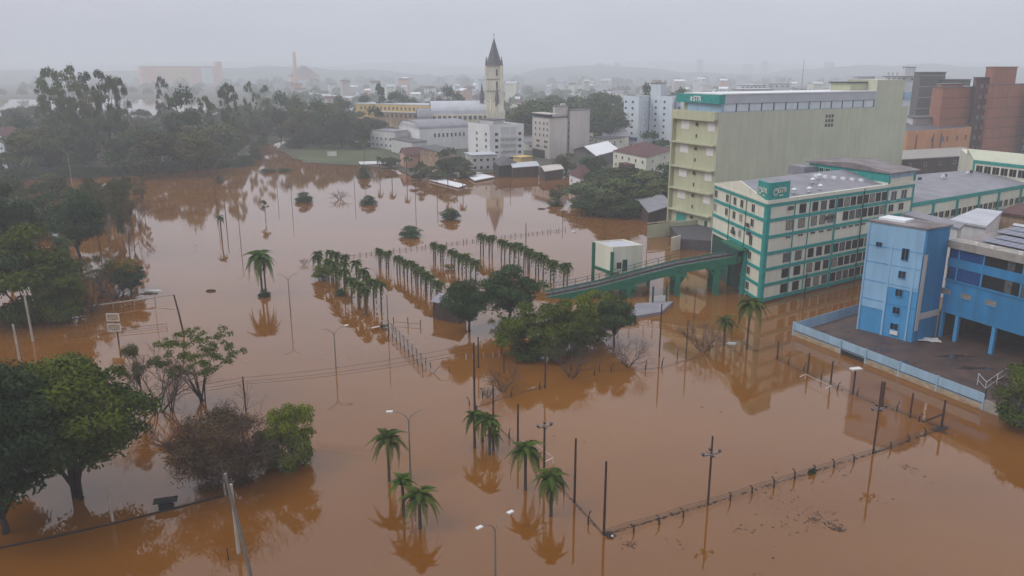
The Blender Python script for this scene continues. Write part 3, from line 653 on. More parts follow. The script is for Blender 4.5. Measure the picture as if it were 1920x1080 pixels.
# yard, fence wall, sheet of plastic
W0 = at(1487, 628, 0); W1 = at(1842, 768, 0); Wb = at(1612, 590, 0); u_ = (W1 - W0).normalized()
yard = rough_line([W0 + Vector((.3, .1, 0)), W1, W1 + u_ * 12, W1 + u_ * 12 + Vector((40, 18, 0)), Vector((110, 132, 0)), Wb, W0 + Vector((.3, .1, 0))], 0.0, 3)[:-1]
struct('yard', sheet('yard', yard, 0.35, M['mud']))
pud = mat('puddle', (0.05, 0.035, 0.03), 0.04, 0.1, 1.0, spec=0.8)
for k, (px, py, w_, h_) in enumerate(((1560, 622, 3.0, .7), (1700, 680, 2.6, .6), (1790, 668, 3.2, .9), (1830, 690, 3.4, .8), (1650, 655, 2.0, .4), (1880, 712, 2.2, .7))):
    c_ = at(px, py, .354); struct('puddle', sheet('puddle', [(c_.x + math.cos(6.283 * q / 18) * w_ * (.75 + .35 * math.sin(q * 1.9 + k)), c_.y + math.sin(6.283 * q / 18) * h_ * (.75 + .35 * math.sin(q * 1.3 + k * 2))) for q in range(18)], .354 + .001 * k, pud))
fw = root('fence_wall', W0, 'light blue sheet metal fence on a silt stained base around the muddy yard', 'fence')
af = ang(W0, W1); lf = (W1 - W0).length
stops = [0] + [hit(W0, W1, x, y)[0] for x, y in ((1577, 650), (1624, 668), (1686, 695), (1757, 722))] + [lf]
hgt = zt(W0, 604)
for a_, b_ in zip(stops[:-1], stops[1:]):
    gap = abs(a_ - stops[1]) < 0.01
    if not gap: part('base_wall', MB().box(a_, b_ - .004, -.12, .12, -1, 0.62), M['silt'], fw, W0, af)
    else: part('base_wall', MB().box(a_, b_ - .004, .0, .12, -1, 0.62), M['void'], fw, W0, af)
    m_ = max(1, int((b_ - a_) / 2.2)); w_ = (b_ - a_) / m_
    for k in range(m_): part('metal_panel', MB().box(a_ + k * w_ + .01, a_ + (k + 1) * w_ - .01, -.03, .03, 0.63, hgt), M['bluemetal'], fw, W0, af)
    part('post', MB().box(b_ - .1, b_ + .1, -.16, .1, -1, hgt + .05), M['bluemetal'], fw, W0, af)
    part('rail', MB().box(a_, b_ - .11, -.09, -.032, 0.75, 0.85), M['roofdark'], fw, W0, af)
af2 = ang(W0, Wb); lf2 = (Wb - W0).length
for k in range(6): part('metal_panel', MB().box(k * lf2 / 6 + .01, (k + 1) * lf2 / 6 - .01, -.03, .03, 0.3, hgt - .1), M['bluemetal'], fw, W0, af2)
part('base_wall', MB().box(0, lf2, -.12, .12, -1, 0.3), M['silt'], fw, W0, af2)
part('post', MB().box(-.14, .14, -.14, .14, -1, hgt + .05), M['bluemetal'], fw, W0, af2)
cw = root('concrete_wall', W1, 'grey concrete wall continuing from the blue fence towards the right edge', 'wall')
part('wall_panel', MB().box(0.1, 16, -.1, .1, -1, 1.3), M['concrete'], cw, W1, af); part('end_post', MB().box(-.1, .1, -.14, .14, -1, 2.6), M['darkgrey'], cw, W1, af)
rg = root('railing', at(1832, 722, .35), 'white metal railing at the yard corner beside the tree', 'railing')
pr = [at(1832, 722, .35), at(1846, 738, .35), at(1868, 722, .35), at(1900, 702, .35)]
for a_, b_ in zip(pr[:-1], pr[1:]):
    part('rail', MB().tube([a_ + Vector((0, 0, 1.5)), b_ + Vector((0, 0, 1.5))], .03, 5).tube([a_ + Vector((0, 0, .7)), b_ + Vector((0, 0, .7))], .025, 5), M['whitemetal'], rg)
for p_ in pr: part('rail_post', MB().tube([p_, p_ + Vector((0, 0, 1.55))], .04, 6), M['whitemetal'], rg)
tp = at(1735, 638, .36); tarp = MB(); rt_ = random.Random(5)
gx = [[(i * .62 + rt_.uniform(-.08, .08), j * .42 + rt_.uniform(-.08, .08), .05 + rt_.uniform(0, .22)) for i in range(6)] for j in range(5)]
for j in range(4):
    for i in range(5): tarp.face([gx[j][i], gx[j][i + 1], gx[j + 1][i + 1], gx[j + 1][i]])
tag(mobj('plastic_sheet', tarp.mesh('plastic_sheet', M['whitemetal']), None, tp - Vector((1.4, .9, 0)), -0.1), 'crumpled white plastic sheet lying on the muddy yard by the blue tower', 'sheet')

# ================================================================== TOWN: buildings placed by distance
def X(px, Y, z=0.0):
    """ground x of picture column px at distance Y"""
    return (px - 960) / F0 * (Y * ca + (H - z) * sa)
def G2(px, Y): return Vector((X(px, Y, 8.0), Y))
def hz_(px, py, Y): return atD(px, py, Y).z
def mass(parent, c, l, r, z0, z1, m, name='wall', roof=None, par=0.0):
    """block seen at corner c (px,Y) with left end l and right end r; returns corner points"""
    k, a, b2 = G2(*c), G2(*l), G2(*r); q = a + (b2 - k)
    prism(name, parent, [k, b2, q, a], z0, z1, m)
    if roof: prism('roof', parent, inset([k, b2, q, a], par and 0.3 or -0.5), z1 + .003, z1 + 0.25, roof)
    if par: parapet(parent, [k, b2, q, a], z1, par, 0.25, m)
    return k, a, b2, q
def grid(parent, P, Q, ss, zz, w, h, frame='white', glass='glass', mull=0):
    """windows on facade P->Q ; ss as fractions"""
    a_ = ang(P, Q); l_ = (Q - P).length
    for f_ in ss:
        for z in zz: window(parent, P, a_, f_ * l_, z, w, h, frame, glass, mull)
def hip(parent, pts, z, rise, m, name='roof', over=0.5):
    p = inset(pts, -over); p = [Vector(q) for q in p]
    if (p[1] - p[0]).length < (p[2] - p[1]).length: p = p[1:] + p[:1]
    a_, b_ = p[0].lerp(p[3], .5), p[1].lerp(p[2], .5); d = (p[3] - p[0]).length / 2; u = (b_ - a_).normalized()
    k = min(0.45 * (b_ - a_).length, d * 0.8); r0, r1 = V2(a_ + u * k, z + rise), V2(b_ - u * k, z + rise); e_ = [V2(q, z) for q in p]
    return part(name, MB().face([e_[0], e_[1], r1, r0]).face([e_[1], e_[2], r1]).face([e_[2], e_[3], r0, r1]).face([e_[3], e_[0], r0]).face([e_[3], e_[2], e_[1], e_[0]]), M[m], parent)
def gable_(parent, pts, z, rise, m, wm_, name='roof', over=0.5):
    """pts k,b,q,a : ridge runs parallel to k->b"""
    p = [Vector(q) for q in inset(pts, -over)]; u = (p[1] - p[0]).normalized()
    r0, r1 = V2(p[0].lerp(p[3], .5), z + rise), V2(p[1].lerp(p[2], .5), z + rise); e_ = [V2(q, z) for q in p]; t_ = Vector((0, 0, .18))
    mb = MB().face([e_[0], e_[1], r1, r0]).face([r0, r1, e_[2], e_[3]]).face([e_[1] - t_, e_[0] - t_, r0 - t_, r1 - t_]).face([r1 - t_, r0 - t_, e_[3] - t_, e_[2] - t_])
    mb.face([e_[0] - t_, e_[1] - t_, e_[1], e_[0]]).face([e_[2] - t_, e_[3] - t_, e_[3], e_[2]]); part(name, mb, M[m], parent)
    P_ = [Vector(q[:2]) for q in pts]; ms = MB()
    for a_, b_ in ((P_[0], P_[3]), (P_[1], P_[2])): ms.face([V2(a_, z - .2), V2(b_, z - .2), V2(a_.lerp(b_, .5), z + rise * .93 - .2)]); ms.face([V2(b_, z - .2), V2(a_, z - .2), V2(a_.lerp(b_, .5), z + rise * .93 - .2)])
    if wm_: part('gable', ms, M[wm_], parent)

# --- white apartment block near the flooded shore
h1 = hz_(918, 238, 342)
t1 = root('apartment_block', V2(G2(918, 342)), 'white five storey apartment block with a recessed grey balcony bay, by the shore', 'building')
k, a, b2, q = mass(t1, (918, 342), (878, 358), (982, 349), 0, h1, 'white', roof='roofdark', par=0.9)
zz = [hz_(932, y, 343) for y in (252, 263.5, 275.5, 287)]
grid(t1, k, b2, (0.20, 0.88), zz, 1.5, 1.3, 'white'); aF = ang(k, b2); lF = (b2 - k).length
fbox('balcony_bay', t1, k, aF, 'whitegrey', lF * .32, lF * .78, 0.5, h1 - 0.2, 0, 0.1)
for z in zz:
    grid(t1, Vector(pt(k, aF, 0, .1)[:2]), b2, (0.46, 0.65), [z], 2.0, 1.5, 'whitegrey'); fbox('balcony_rail', t1, k, aF, 'whitegrey', lF * .32, lF * .78, z - 1.9, z - .95, .1, 0.9)
grid(t1, a, k, (0.42, 0.84), zz, 1.4, 1.3, 'white')
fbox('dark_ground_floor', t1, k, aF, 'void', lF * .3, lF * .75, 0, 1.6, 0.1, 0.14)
mass(t1, (925, 350), (900, 358), (945, 356), h1 + .25, h1 + 2.2, 'whitegrey', 'roof_block', 'roofdark')
# --- beige block with windowed end
h2 = hz_(1030, 222, 352)
t2 = root('beige_block', V2(G2(1030, 352)), 'beige apartment block of two blank slabs, small windows on its left end', 'building')
k, a, b2, q = mass(t2, (1030, 352), (998, 366), (1062, 360), 0, h2, 'beige', roof='roofdark')
zz = [hz_(1015, y, 358) for y in (231, 242, 253, 264.5, 274)]
grid(t2, a, k, (0.2, 0.45, 0.68, 0.88), zz[:3], 1.1, 1.3, 'beige'); grid(t2, a, k, (0.35, 0.8), zz[3:], 3.0, 1.1, 'beige', mull=2)
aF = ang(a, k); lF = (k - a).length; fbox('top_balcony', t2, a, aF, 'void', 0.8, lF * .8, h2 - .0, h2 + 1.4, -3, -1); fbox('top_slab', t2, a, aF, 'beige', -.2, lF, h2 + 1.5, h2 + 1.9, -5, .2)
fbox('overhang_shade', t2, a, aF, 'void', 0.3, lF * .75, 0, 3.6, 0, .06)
h3 = hz_(1068, 208, 366)
mass(t2, (1068, 366), (1060, 372), (1105, 378), 0, h3, 'beige', 'wall', 'roofdark'); mass(t2, (1062, 366), (1050, 372), (1069, 369), 0, h2 - 1, 'whitegrey', 'stair_wall')
k, b2 = G2(1062, 365.8), G2(1069, 368.8); grid(t2, k, b2, (0.5,), [h2 - 3, h2 - 6, h2 - 9, h2 - 12, h2 - 15], 0.9, 1.2, 'beige', 'glassmid')
mass(t2, (1040, 362), (1036, 368), (1064, 368), h2 + .3, hz_(1050, 200, 362), 'beige', 'water_tank_house', 'roofdark'); mass(t2, (1052, 363), (1049, 366), (1060, 366), hz_(1050, 200, 362) + .3, hz_(1050, 195, 362), 'beige', 'tank')
# --- bluish white apartment group
t3 = root('apartment_group', V2(G2(1200, 412)), 'bluish white apartment slabs joined by a taller lift tower, left of the green block', 'building')
ht = hz_(1200, 183, 414); zz = [ht - 2.2 - 3.1 * i for i in range(8)]
for i, (cx, Yc, lx, Yl, rx, Yr) in enumerate(((1196, 412, 1168, 420, 1216, 428), (1258, 414, 1223, 424, 1266, 430), (1300, 412, 1267, 422, 1312, 430))):
    k, a, b2, q = mass(t3, (cx, Yc), (lx, Yl), (rx, Yr), 0, ht - i * .1, 'bluewhite', 'wall', 'roofdark', .7)
    grid(t3, a, k, (0.14, 0.6), zz, 1.4, 1.2, 'bluewhite'); grid(t3, k, b2, (0.55,), zz, 1.2, 1.1, 'bluewhite', 'glassmid')
hT = hz_(1230, 156, 424); mass(t3, (1236, 422), (1217, 426), (1246, 432), 0, hT, 'bluewhite', 'lift_tower', 'roofdark'); mass(t3, (1240, 425), (1236, 428), (1245, 430), hT + .3, hT + 1.6, 'whitegrey', 'tank')
fbox('base_band', t3, G2(1168, 419.8), ang(G2(1168, 420), G2(1196, 412)), 'blueglass', 0, 10, 3, 4.6, 0, .15)
# --- gymnasium with curved roof
t4 = root('gymnasium', V2(G2(787, 388)), 'large white hall with a curved grey roof and a row of small windows', 'building')
g0, g1, g2_ = G2(787, 388), G2(879, 402), G2(748, 415); g3 = g2_ + (g1 - g0); he = hz_(790, 243, 388); hr_ = hz_(775, 225, 402) - he
prism('wall', t4, [g0, g1, g3, g2_], 0, he, 'white')
def barrel(parent, P0, P1, P2, P3, z, rise, m, wm_, n=12, name='roof', over=0.4, ph=1.0):
    """P0->P1 and P3->P2 eaves; arch spans P0->P3"""
    u = (P1 - P0).normalized() * over; rows = []
    for i in range(n + 1):
        t_ = math.pi * i / n; f_ = 0.5 - 0.5 * math.cos(t_); zz_ = z + rise * math.sin(t_) ** ph
        rows.append((V2(P0.lerp(P3, f_) - u, zz_), V2(P1.lerp(P2, f_) + u, zz_)))
    mb = MB()
    for i in range(n): mb.face([rows[i][0], rows[i][1], rows[i + 1][1], rows[i + 1][0]])
    part(name, mb, M[m], parent, smooth=False)
    for q_, e_ in ((0, u), (1, -u)):
        pts_ = [r_[q_] + V2(e_) for r_ in rows]; part('end_gable', MB().face(pts_).face(pts_[::-1]), M[wm_], parent)
barrel(t4, g0, g1, g3, g2_, he, hr_, 'roofgrey', 'white', ph=0.8)
sm = MB(); a4 = ang(g0, g1); l4 = (g1 - g0).length
for k_ in range(8): window(t4, g0, a4, l4 * (0.30 + .085 * k_), hz_(830, 253, 395), 1.0, 1.9, 'white', 'glass', 0)
an = root('hall_annex', V2(G2(745, 370)), 'low white annex with a dark lean-to roof in front of the large hall', 'building')
k, a, b2, q = mass(an, (773, 362), (733, 384), (800, 372), 0, hz_(773, 268, 362), 'whitegrey', roof='roofdark')
an2 = root('small_hall', V2(G2(722, 392)), 'small white building with two rows of windows beside the meadow', 'building')
k, a, b2, q = mass(an2, (740, 390), (694, 405), (765, 400), 0, hz_(720, 247, 392), 'whitegrey', roof='roofgrey'); grid(an2, a, k, (.1, .28, .46, .64, .82), [2.2, 5.2], 1.3, 1.2, 'white')
# --- church
t5 = root('church', V2(G2(927, 458)), 'stone church with a tall slate spire and a long pale vaulted nave roof', 'church')
n0, n1 = G2(810, 452), G2(915, 458); n3, n2 = G2(806, 478), G2(915, 484)
hn = hz_(860, 214, 455); hN = hz_(860, 189, 467) - hn
prism('nave_wall', t5, [n0, n1, n2, n3], 0, hn, 'stone'); barrel(t5, n0, n1, n2, n3, hn, hN, 'rooflight', 'stone', 14, 'nave_roof', .2, .8)
d0, d1 = G2(812, 441), G2(915, 447); prism('aisle_wall', t5, [d0, d1, n1, n0], 0, hn - 5, 'stone'); prism('aisle_roof', t5, [d0, d1, n1, n0], hn - 5, hn - 4.7, 'roofgrey')
aN = ang(n0, n1); lN = (n1 - n0).length
for i in range(11):
    window(t5, n0, aN, lN * (i + .5) / 11, hn - 2.0, 1.9, 2.2, 'stone', 'glassmid', 1)
    fbox('buttress', t5, n0, aN, 'stone', lN * (i + 1) / 11 - .3, lN * (i + 1) / 11 + .3, hn - 4.7, hn - .1, 0.02, 1.0)
aD_ = ang(d0, d1); lD_ = (d1 - d0).length
for i in range(6): window(t5, d0, aD_, lD_ * (i + .5) / 6, hn - 8.0, 2.2, 2.6, 'stone', 'glassmid', 1)
e0, e1 = G2(783, 449), G2(810, 450); e3, e2 = G2(781, 470), G2(808, 471); hh_ = hz_(795, 216, 450)
prism('apse_wall', t5, [e0, e1, e2, e3], 0, hh_ - 3, 'stone'); barrel(t5, e0, e1, e2, e3, hh_ - 3, hz_(795, 203, 460) - hh_ + 3, 'roofgrey', 'roofdark', 12, 'apse_roof', .2, .7)
tcx = G2(927, 462); tw_ = 4.3
def tbox(name, hw, z0, z1, m, dx=0, dy=0): return part(name, MB().box(-hw, hw, -hw, hw, z0, z1), M[m], t5, (tcx.x + dx, tcx.y + dy, 0), 0.12)
zs_ = [hz_(927, y, 462) for y in (262, 190, 170, 148, 124, 68)]
tbox('tower_base', tw_ + 0.5, 0, zs_[1], 'stone'); tbox('tower_shaft', tw_, zs_[1], zs_[4], 'stone')
for z in (zs_[1], zs_[2], zs_[3], zs_[4]): tbox('string_course', tw_ + .35, z - .25, z + .25, 'silt')
for sx in (-1, 1):
    for sy in (-1, 1):
        dx, dy = sx * (tw_ - .1), sy * (tw_ - .1)
        tbox('corner_buttress', 0.75, zs_[1], zs_[4] + .3, 'stone', dx, dy)
        part('pinnacle', MB().tube([(0, 0, 0), (0, 0, 1.2), (0, 0, 4.8)], [.7, .55, .05], 4), M['slate'], t5, (tcx.x + dx, tcx.y + dy, zs_[4] + .3))
for dx in (-1.6, 1.6):
    for z in ((zs_[3] + zs_[4]) / 2, (zs_[2] + zs_[3]) / 2, (zs_[1] + zs_[2]) / 2): window(t5, Vector((tcx.x, tcx.y - tw_)), 0.12 * 0, dx, z, 1.0, 3.6, 'stone', 'glass', 0)
part('spire', MB().tube([(0, 0, 0), (0, 0, 2.0), (0, 0, zs_[5] - zs_[4] - 1)], [4.6, 3.9, 0.08], 8), M['slate'], t5, (tcx.x, tcx.y, zs_[4] + .2))
part('spire_cross', MB().box(-.08, .08, -.08, .08, -1, 1.8).box(-.6, .6, -.07, .07, .6, .8), M['slate'], t5, (tcx.x, tcx.y, zs_[5]))
# porch gable with its own slender spirelet
part('porch', MB().box(-3.6, 3.6, -3, 3, 0, zs_[1] - 5), M['stone'], t5, (tcx.x + 2.6, tcx.y - 8, 0)); part('porch_gable', MB().poly([(-3.6, -3), (0, -3), (0, 3), (-3.6, 3)], 0, [0, 4, 4, 0]).poly([(0, -3), (3.6, -3), (3.6, 3), (0, 3)], 0, [4, 0, 0, 4]), M['stone'], t5, (tcx.x + 2.6, tcx.y - 8, zs_[1] - 5))
for px, Y_, y0, y1, r_ in ((904, 463, 188, 155, 1.7), (932, 452, 188, 160, 1.5), (921, 452, 205, 180, .9), (943, 452, 205, 182, .9)):
    z0_, z1_ = hz_(px, y0, Y_), hz_(px, y1, Y_); part('spirelet', MB().tube([(0, 0, z0_ - 6), (0, 0, z0_), (0, 0, z0_), (0, 0, z1_)], [r_ * .7, r_ * .7, r_, .05], 6), M['slate' if r_ > 1.2 else 'stone'], t5, V2(G2(px, Y_)))
# --- long yellow convent building
t6 = root('long_yellow_building', V2(G2(738, 505)), 'long yellow two storey building behind the church, partly hidden by trees', 'building')
k, a, b2, q = mass(t6, (806, 495), (668, 520), (815, 520), 0, hz_(740, 196, 508), 'yellow', roof='rooflight')
grid(t6, a, k, [0.08 + .055 * i for i in range(17)], [hz_(740, 203.5, 508)], 1.5, 2.0, 'yellow', 'glassmid'); aF = ang(a, k)
fbox('lower_roof', t6, a, aF, 'rooflight', 18, (k - a).length, hz_(740, 209, 508) - .3, hz_(740, 209, 508), 0, 5)
fbox('lower_wall', t6, a, aF, 'tan', 18, (k - a).length, 0, hz_(740, 209, 508) - .3, 0, 4.5)
grid(t6, Vector(pt(a, aF, 0, 4.5)[:2]), Vector(pt(k, aF, 0, 4.5)[:2]), [0.5 + .06 * i for i in range(8)], [hz_(740, 217, 503)], 1.5, 2.4, 'yellow', 'glass')

# --- houses near the shore
def house(name, label, c, l, r, ytop, m, roofm, rise=0, style='flat', wins=None, base=0.0, cat='house', Yw=None):
    h = hz_(c[0], ytop, c[1]); rt_ = root(name, V2(G2(*c)), label, cat); k, a, b2, q = mass(rt_, c, l, r, base - 0.5, h, m)
    if style == 'flat': prism('roof', rt_, inset([k, b2, q, a], -0.6), h, h + .3, roofm)
    elif style == 'hip': hip(rt_, [k, b2, q, a], h, rise, roofm)
    elif style == 'gable': gable_(rt_, [k, b2, q, a], h, rise, roofm, m)
    elif style == 'gable2': gable_(rt_, [b2, q, a, k], h, rise, roofm, m)
    if wins:
        zz_ = [h - 1.8 - 2.9 * i for i in range(wins[2])] if len(wins) > 2 else [h - 1.8]
        if wins[0]: grid(rt_, a, k, [(i + .5) / wins[0] for i in range(wins[0])], zz_, 1.2, 1.2, 'white')
        if wins[1]: grid(rt_, k, b2, [(i + .5) / wins[1] for i in range(wins[1])], zz_, 1.2, 1.2, 'white')
    return rt_
house('house', 'small peach house with a dark red tiled roof on the shore', (760, 318), (750, 330), (800, 325), 292, 'peach', 'roofred', 2.6, 'gable', (1, 2, 1))
house('rundown_building', 'tall tan rundown building half hidden by dark trees', (822, 300), (788, 318), (850, 312), 286, 'tan', 'roofdark', wins=(4, 3, 3))
house('house', 'grey two storey house with balconies left of the dark roofed shed', (884, 312), (872, 322), (932, 316), 292, 'whitegrey', 'rooflight', wins=(1, 4, 2))
house('shed', 'wide dark roofed shed open on posts at the water edge', (936, 292), (925, 308), (972, 298), 311, 'void', 'roofdark', 2.2, 'hip', cat='shed')
house('shed', 'shed with a pale green sheet roof below the white apartment block', (962, 290), (955, 304), (1010, 296), 314, 'brown', 'rooflight', 0.8, 'gable', cat='shed')
house('outbuilding', 'small pale yellow outbuilding behind the pale green sheet roof', (978, 322), (962, 326), (998, 326), 296, 'yellow', 'yellow', cat='shed')
house('shed', 'open shed with a pinkish sheet roof standing in the water', (1022, 282), (1012, 296), (1056, 290), 321, 'brown', 'beige', 0.7, 'gable', cat='shed')
house('house', 'white house with brown window openings and dark red roof at the water edge', (1088, 256), (1068, 268), (1112, 268), 335, 'white', 'roofred', 3.0, 'hip', (2, 2, 1))
house('warehouse', 'hall with a bright white low gable roof behind the dark round tree', (1118, 320), (1076, 345), (1160, 345), 292, 'darkgrey', 'roofwhite', 2.6, 'gable', cat='warehouse')
rh = house('large_house', 'large cream house with a dark red tiled roof and brown balcony', (1212, 275), (1150, 300), (1256, 300), 296, 'cream', 'roofred', 3.2, 'hip', (5, 2, 2))
k = G2(1212, 275); a = G2(1150, 300); aF = ang(a, k); fbox('balcony', rh, a, aF, 'roofred', 11, 18, 2.2, 5.8, 0, 3.0); fbox('balcony_floor', rh, a, aF, 'beige', 10.6, 18.4, 1.9, 2.19, 0, 3.4)
house('shed', 'brown brick shed with a grey roof left of the boundary wall', (1218, 200), (1184, 224), (1262, 212), 398, 'brown', 'roofgrey', 1.0, 'gable', cat='shed')
house('shed', 'small dark shed with a grey roof against the tower block', (1245, 222), (1220, 232), (1275, 228), 378, 'darkgrey', 'roofgrey', 0.8, 'gable', cat='shed')
house('house', 'dark roofed building with cream walls between the beige block and the bluish apartments', (1135, 372), (1112, 385), (1170, 385), 262, 'cream', 'roofdark', wins=(2, 3, 1))
house('building', 'pale yellow low building with a flat roof beside the bluish apartments', (1150, 395), (1108, 410), (1172, 410), 243, 'cream', 'rooflight', wins=(4, 1, 1), cat='building')
# roofs lying in the water
for lab, pxs, z, m in (('long white roof sheet floating level with the brown water', [(805, 337), (825, 334), (874, 346), (860, 351)], .55, 'roofwhite'),
                       ('curved white roof just above water beside the dark shed', [(875, 329), (905, 326), (928, 331), (890, 338)], .7, 'roofwhite'),
                       ('pale flat roof at the water edge below the trees', [(845, 324), (880, 320), (905, 324), (860, 331)], .6, 'beige'),
                       ('long pale roof slab at the flooded foot of the meadow', [(672, 303), (742, 301), (746, 306), (676, 308)], .6, 'whitegrey')):
    ro = root('drowned_roof', at(*pxs[0]), lab, 'roof'); prism('roof', ro, [at(x, y, z) for x, y in pxs], z - .25, z, m); prism('wall', ro, inset([at(x, y, z) for x, y in pxs], .5), -.5, z - .25, 'brown')
bo = at(623, 296); bl = root('billboard', bo, 'small white board standing on the meadow', 'sign'); part('board', MB().box(-2, 2, -.1, .1, .8, 2.8), M['whitemetal'], bl, bo, .1)
for sx in (-1.6, 1.6): part('leg', MB().box(sx - .1, sx + .1, .1, .25, 0, .8), M['steel'], bl, bo, .1)

# --- right background
def D2(px, Y): return (px, Y)
t7 = root('orange_building', V2(G2(1700, 300)), 'orange three storey building below the red brick tower', 'building')
k, a, b2, q = mass(t7, (1697, 296), (1660, 340), (1816, 318), 0, hz_(1697, 249, 296), 'orange', roof='roofdark', par=.5)
grid(t7, k, b2, (.38, .55, .62, .78, .92), [hz_(1750, 262, 305), hz_(1750, 284, 305)], 1.3, 2.0, 'orange', 'glassmid'); aF = ang(k, b2)
for s in (.14, .40, .52): fbox('recess_strip', t7, k, aF, 'darkbrick', (b2 - k).length * s - .35, (b2 - k).length * s + .35, 2, hz_(1697, 249, 296) - 1, 0, .08)
t8 = root('red_brick_tower', V2(G2(1800, 325)), 'tall red brick apartment tower with a dark recessed balcony strip', 'building')
hb1 = hz_(1755, 165, 325)
k, a, b2, q = mass(t8, (1754, 322), (1735, 350), (1815, 338), 0, hb1, 'brick', roof='roofdark')
k2, a2, b3, q2 = mass(t8, (1842, 326), (1830, 345), (1920, 345), 0, hz_(1842, 160, 326), 'brick', roof='roofdark')
mass(t8, (1842, 328), (1828, 345), (1885, 338), hz_(1842, 160, 326), hz_(1860, 126, 330), 'brick', 'water_tower', 'brick')
mass(t8, (1813, 334), (1808, 345), (1846, 334), 0, hz_(1825, 146, 334), 'darkbrick', 'stair_recess', 'roofdark')
mass(t8, (1750, 330), (1740, 348), (1790, 335), hb1, hz_(1770, 158, 335), 'brick', 'roof_storey', 'roofdark')
kk, bb3 = G2(1818, 333.9), G2(1840, 333.9)
grid(t8, kk, bb3, (.3, .75), [hb1 + .5 - 4.1 * i for i in range(9)], 1.3, 1.8, 'darkbrick', 'curtain')
aF = ang(k, b2); lF = (b2 - k).length
for i in range(9): fbox('brick_course', t8, k, aF, 'darkbrick', 0.01, lF - .01, hb1 - 4 - 4 * i, hb1 - 3.8 - 4 * i, 0, .04)
aF2 = ang(k2, b3); lF2 = (b3 - k2).length
for i in range(9): fbox('brick_course', t8, k2, aF2, 'darkbrick', 0.01, lF2 - .01, hb1 - 4 - 4 * i, hb1 - 3.8 - 4 * i, 0, .04)
t9 = root('neighbour_block', V2(G2(1915, 340)), 'brick block with pale balconies cut by the right edge, beside the red brick tower', 'building')
k, a, b2, q = mass(t9, (1925, 335), (1905, 352), (1990, 345), 0, hz_(1925, 170, 335), 'darkbrick', roof='rooflight'); grid(t9, a, k, (.3, .75), [30 - 3.4 * i for i in range(8)], 2.2, 2.4, 'cream', 'curtain')
t10 = root('dark_grey_block', V2(G2(1713, 390)), 'weathered dark grey concrete block behind the end of the green block', 'building')
mass(t10, (1712, 385), (1700, 410), (1758, 398), 0, hz_(1712, 136, 385), 'darkgrey', roof='roofdark'); mass(t10, (1752, 390), (1740, 410), (1806, 398), 0, hz_(1760, 150, 390), 'darkgrey', 'wing_wall', 'roofdark')
k, b2 = G2(1712, 385), G2(1758, 398); aF = ang(k, b2); lF = (b2 - k).length
for i in range(7): fbox('floor_band', t10, k, aF, 'concrete', 0, lF, 5 + 5 * i, 5.4 + 5 * i, 0, .12)
house('building', 'grey low building with a dark roof edge beside the dark concrete block', (1706, 335), (1695, 350), (1756, 340), 222, 'whitegrey', 'roofdark', cat='building')
t11 = root('white_rooftop_block', V2(G2(1665, 470)), 'white apartment top with chimneys showing above the green stair tower', 'building')
mass(t11, (1650, 460), (1645, 480), (1712, 475), 0, hz_(1650, 144, 460), 'white', roof='roofdark'); mass(t11, (1685, 462), (1680, 475), (1704, 470), hz_(1650, 144, 460) + .3, hz_(1690, 126, 462), 'white', 'roof_house', 'roofdark')
k, b2 = G2(1650, 459), G2(1712, 474); grid(t11, k, b2, (.1, .25, .4, .55, .8), [hz_(1650, 149, 460)], 1.4, 1.4, 'white')
for px in (1655, 1663, 1671): part('chimney', MB().box(-.4, .4, -.4, .4, 0, 2.2), M['whitegrey'], t11, V2(G2(px, 463), hz_(1650, 144, 460) + .2))
house('building', 'grey slab building rising behind the green block roof', (1598, 520), (1592, 540), (1632, 535), 144, 'whitegrey', 'rooflight', cat='building')
house('building', 'white flat building behind the green block roof, left one of two', (1386, 560), (1378, 580), (1432, 570), 160, 'white', 'rooflight', wins=(0, 6, 1), cat='building')
house('building', 'white flat building behind the green block roof, right one of two', (1436, 575), (1428, 590), (1478, 585), 157, 'white', 'rooflight', wins=(0, 4, 1), cat='building')
house('building', 'long low white building with a reddish window band left of the two white ones', (1384, 520), (1370, 540), (1446, 530), 168, 'beige', 'rooflight', wins=(0, 7, 1), cat='building')
house('row_buildings', 'row of brown walls and dark roofs below the orange building', (1692, 262), (1680, 290), (1830, 276), 300, 'brown', 'concrete', cat='building', wins=(0, 5, 1))
# long low teal trimmed building
t12 = root('long_low_building', V2(B), 'long low cream building with teal trim and a broad grey roof behind the school block', 'building')
L0 = B + Vector((0.2, 0.4)); zL = 12.2
e2 = hit(L0, L0 + Vector((1, .62)), 1920, 355)[0]
# find the direction whose eave passes through (1715,384) and (1920,348)
zL = zt(L0, 384); Pe = at(1990, 337, zL); L1 = Vector(Pe[:2])
bkp = [at(1715, 338, zL + .5), at(1990, 313, zL + .5)]
prism('wall', t12, [L0, L1, Vector(bkp[1][:2]), Vector(bkp[0][:2])], -1, zL, 'cream')
part('roof', MB().face([V2(L0, zL + .35), V2(L1, zL + .35), V2(bkp[1], zL + 1.8), V2(bkp[0], zL + 1.8)]).face([V2(L0, zL), V2(L1, zL), V2(L1, zL + .35), V2(L0, zL + .35)]).face([V2(L0, zL), V2(L0, zL + .35), V2(bkp[0], zL + 1.8), V2(bkp[0], zL)]), M['roofgrey'], t12)
aL = ang(L0, L1); lL = (L1 - L0).length
fbox('eave_band', t12, L0, aL, 'teal', 0, lL, zL - .5, zL + .3, 0, .15); fbox('lower_band', t12, L0, aL, 'teal', 0, lL, zL - 5.0, zL - 4.4, 0, .15)
sp = [hit(L0, L1, x, 370)[0] for x in (1752, 1796, 1836, 1872, 1912, 1950)]
for s in sp: fbox('wall_post', t12, L0, aL, 'teal', s - .35, s + .35, zL - 6, zL - .5, 0, .2)
prev = 0.5
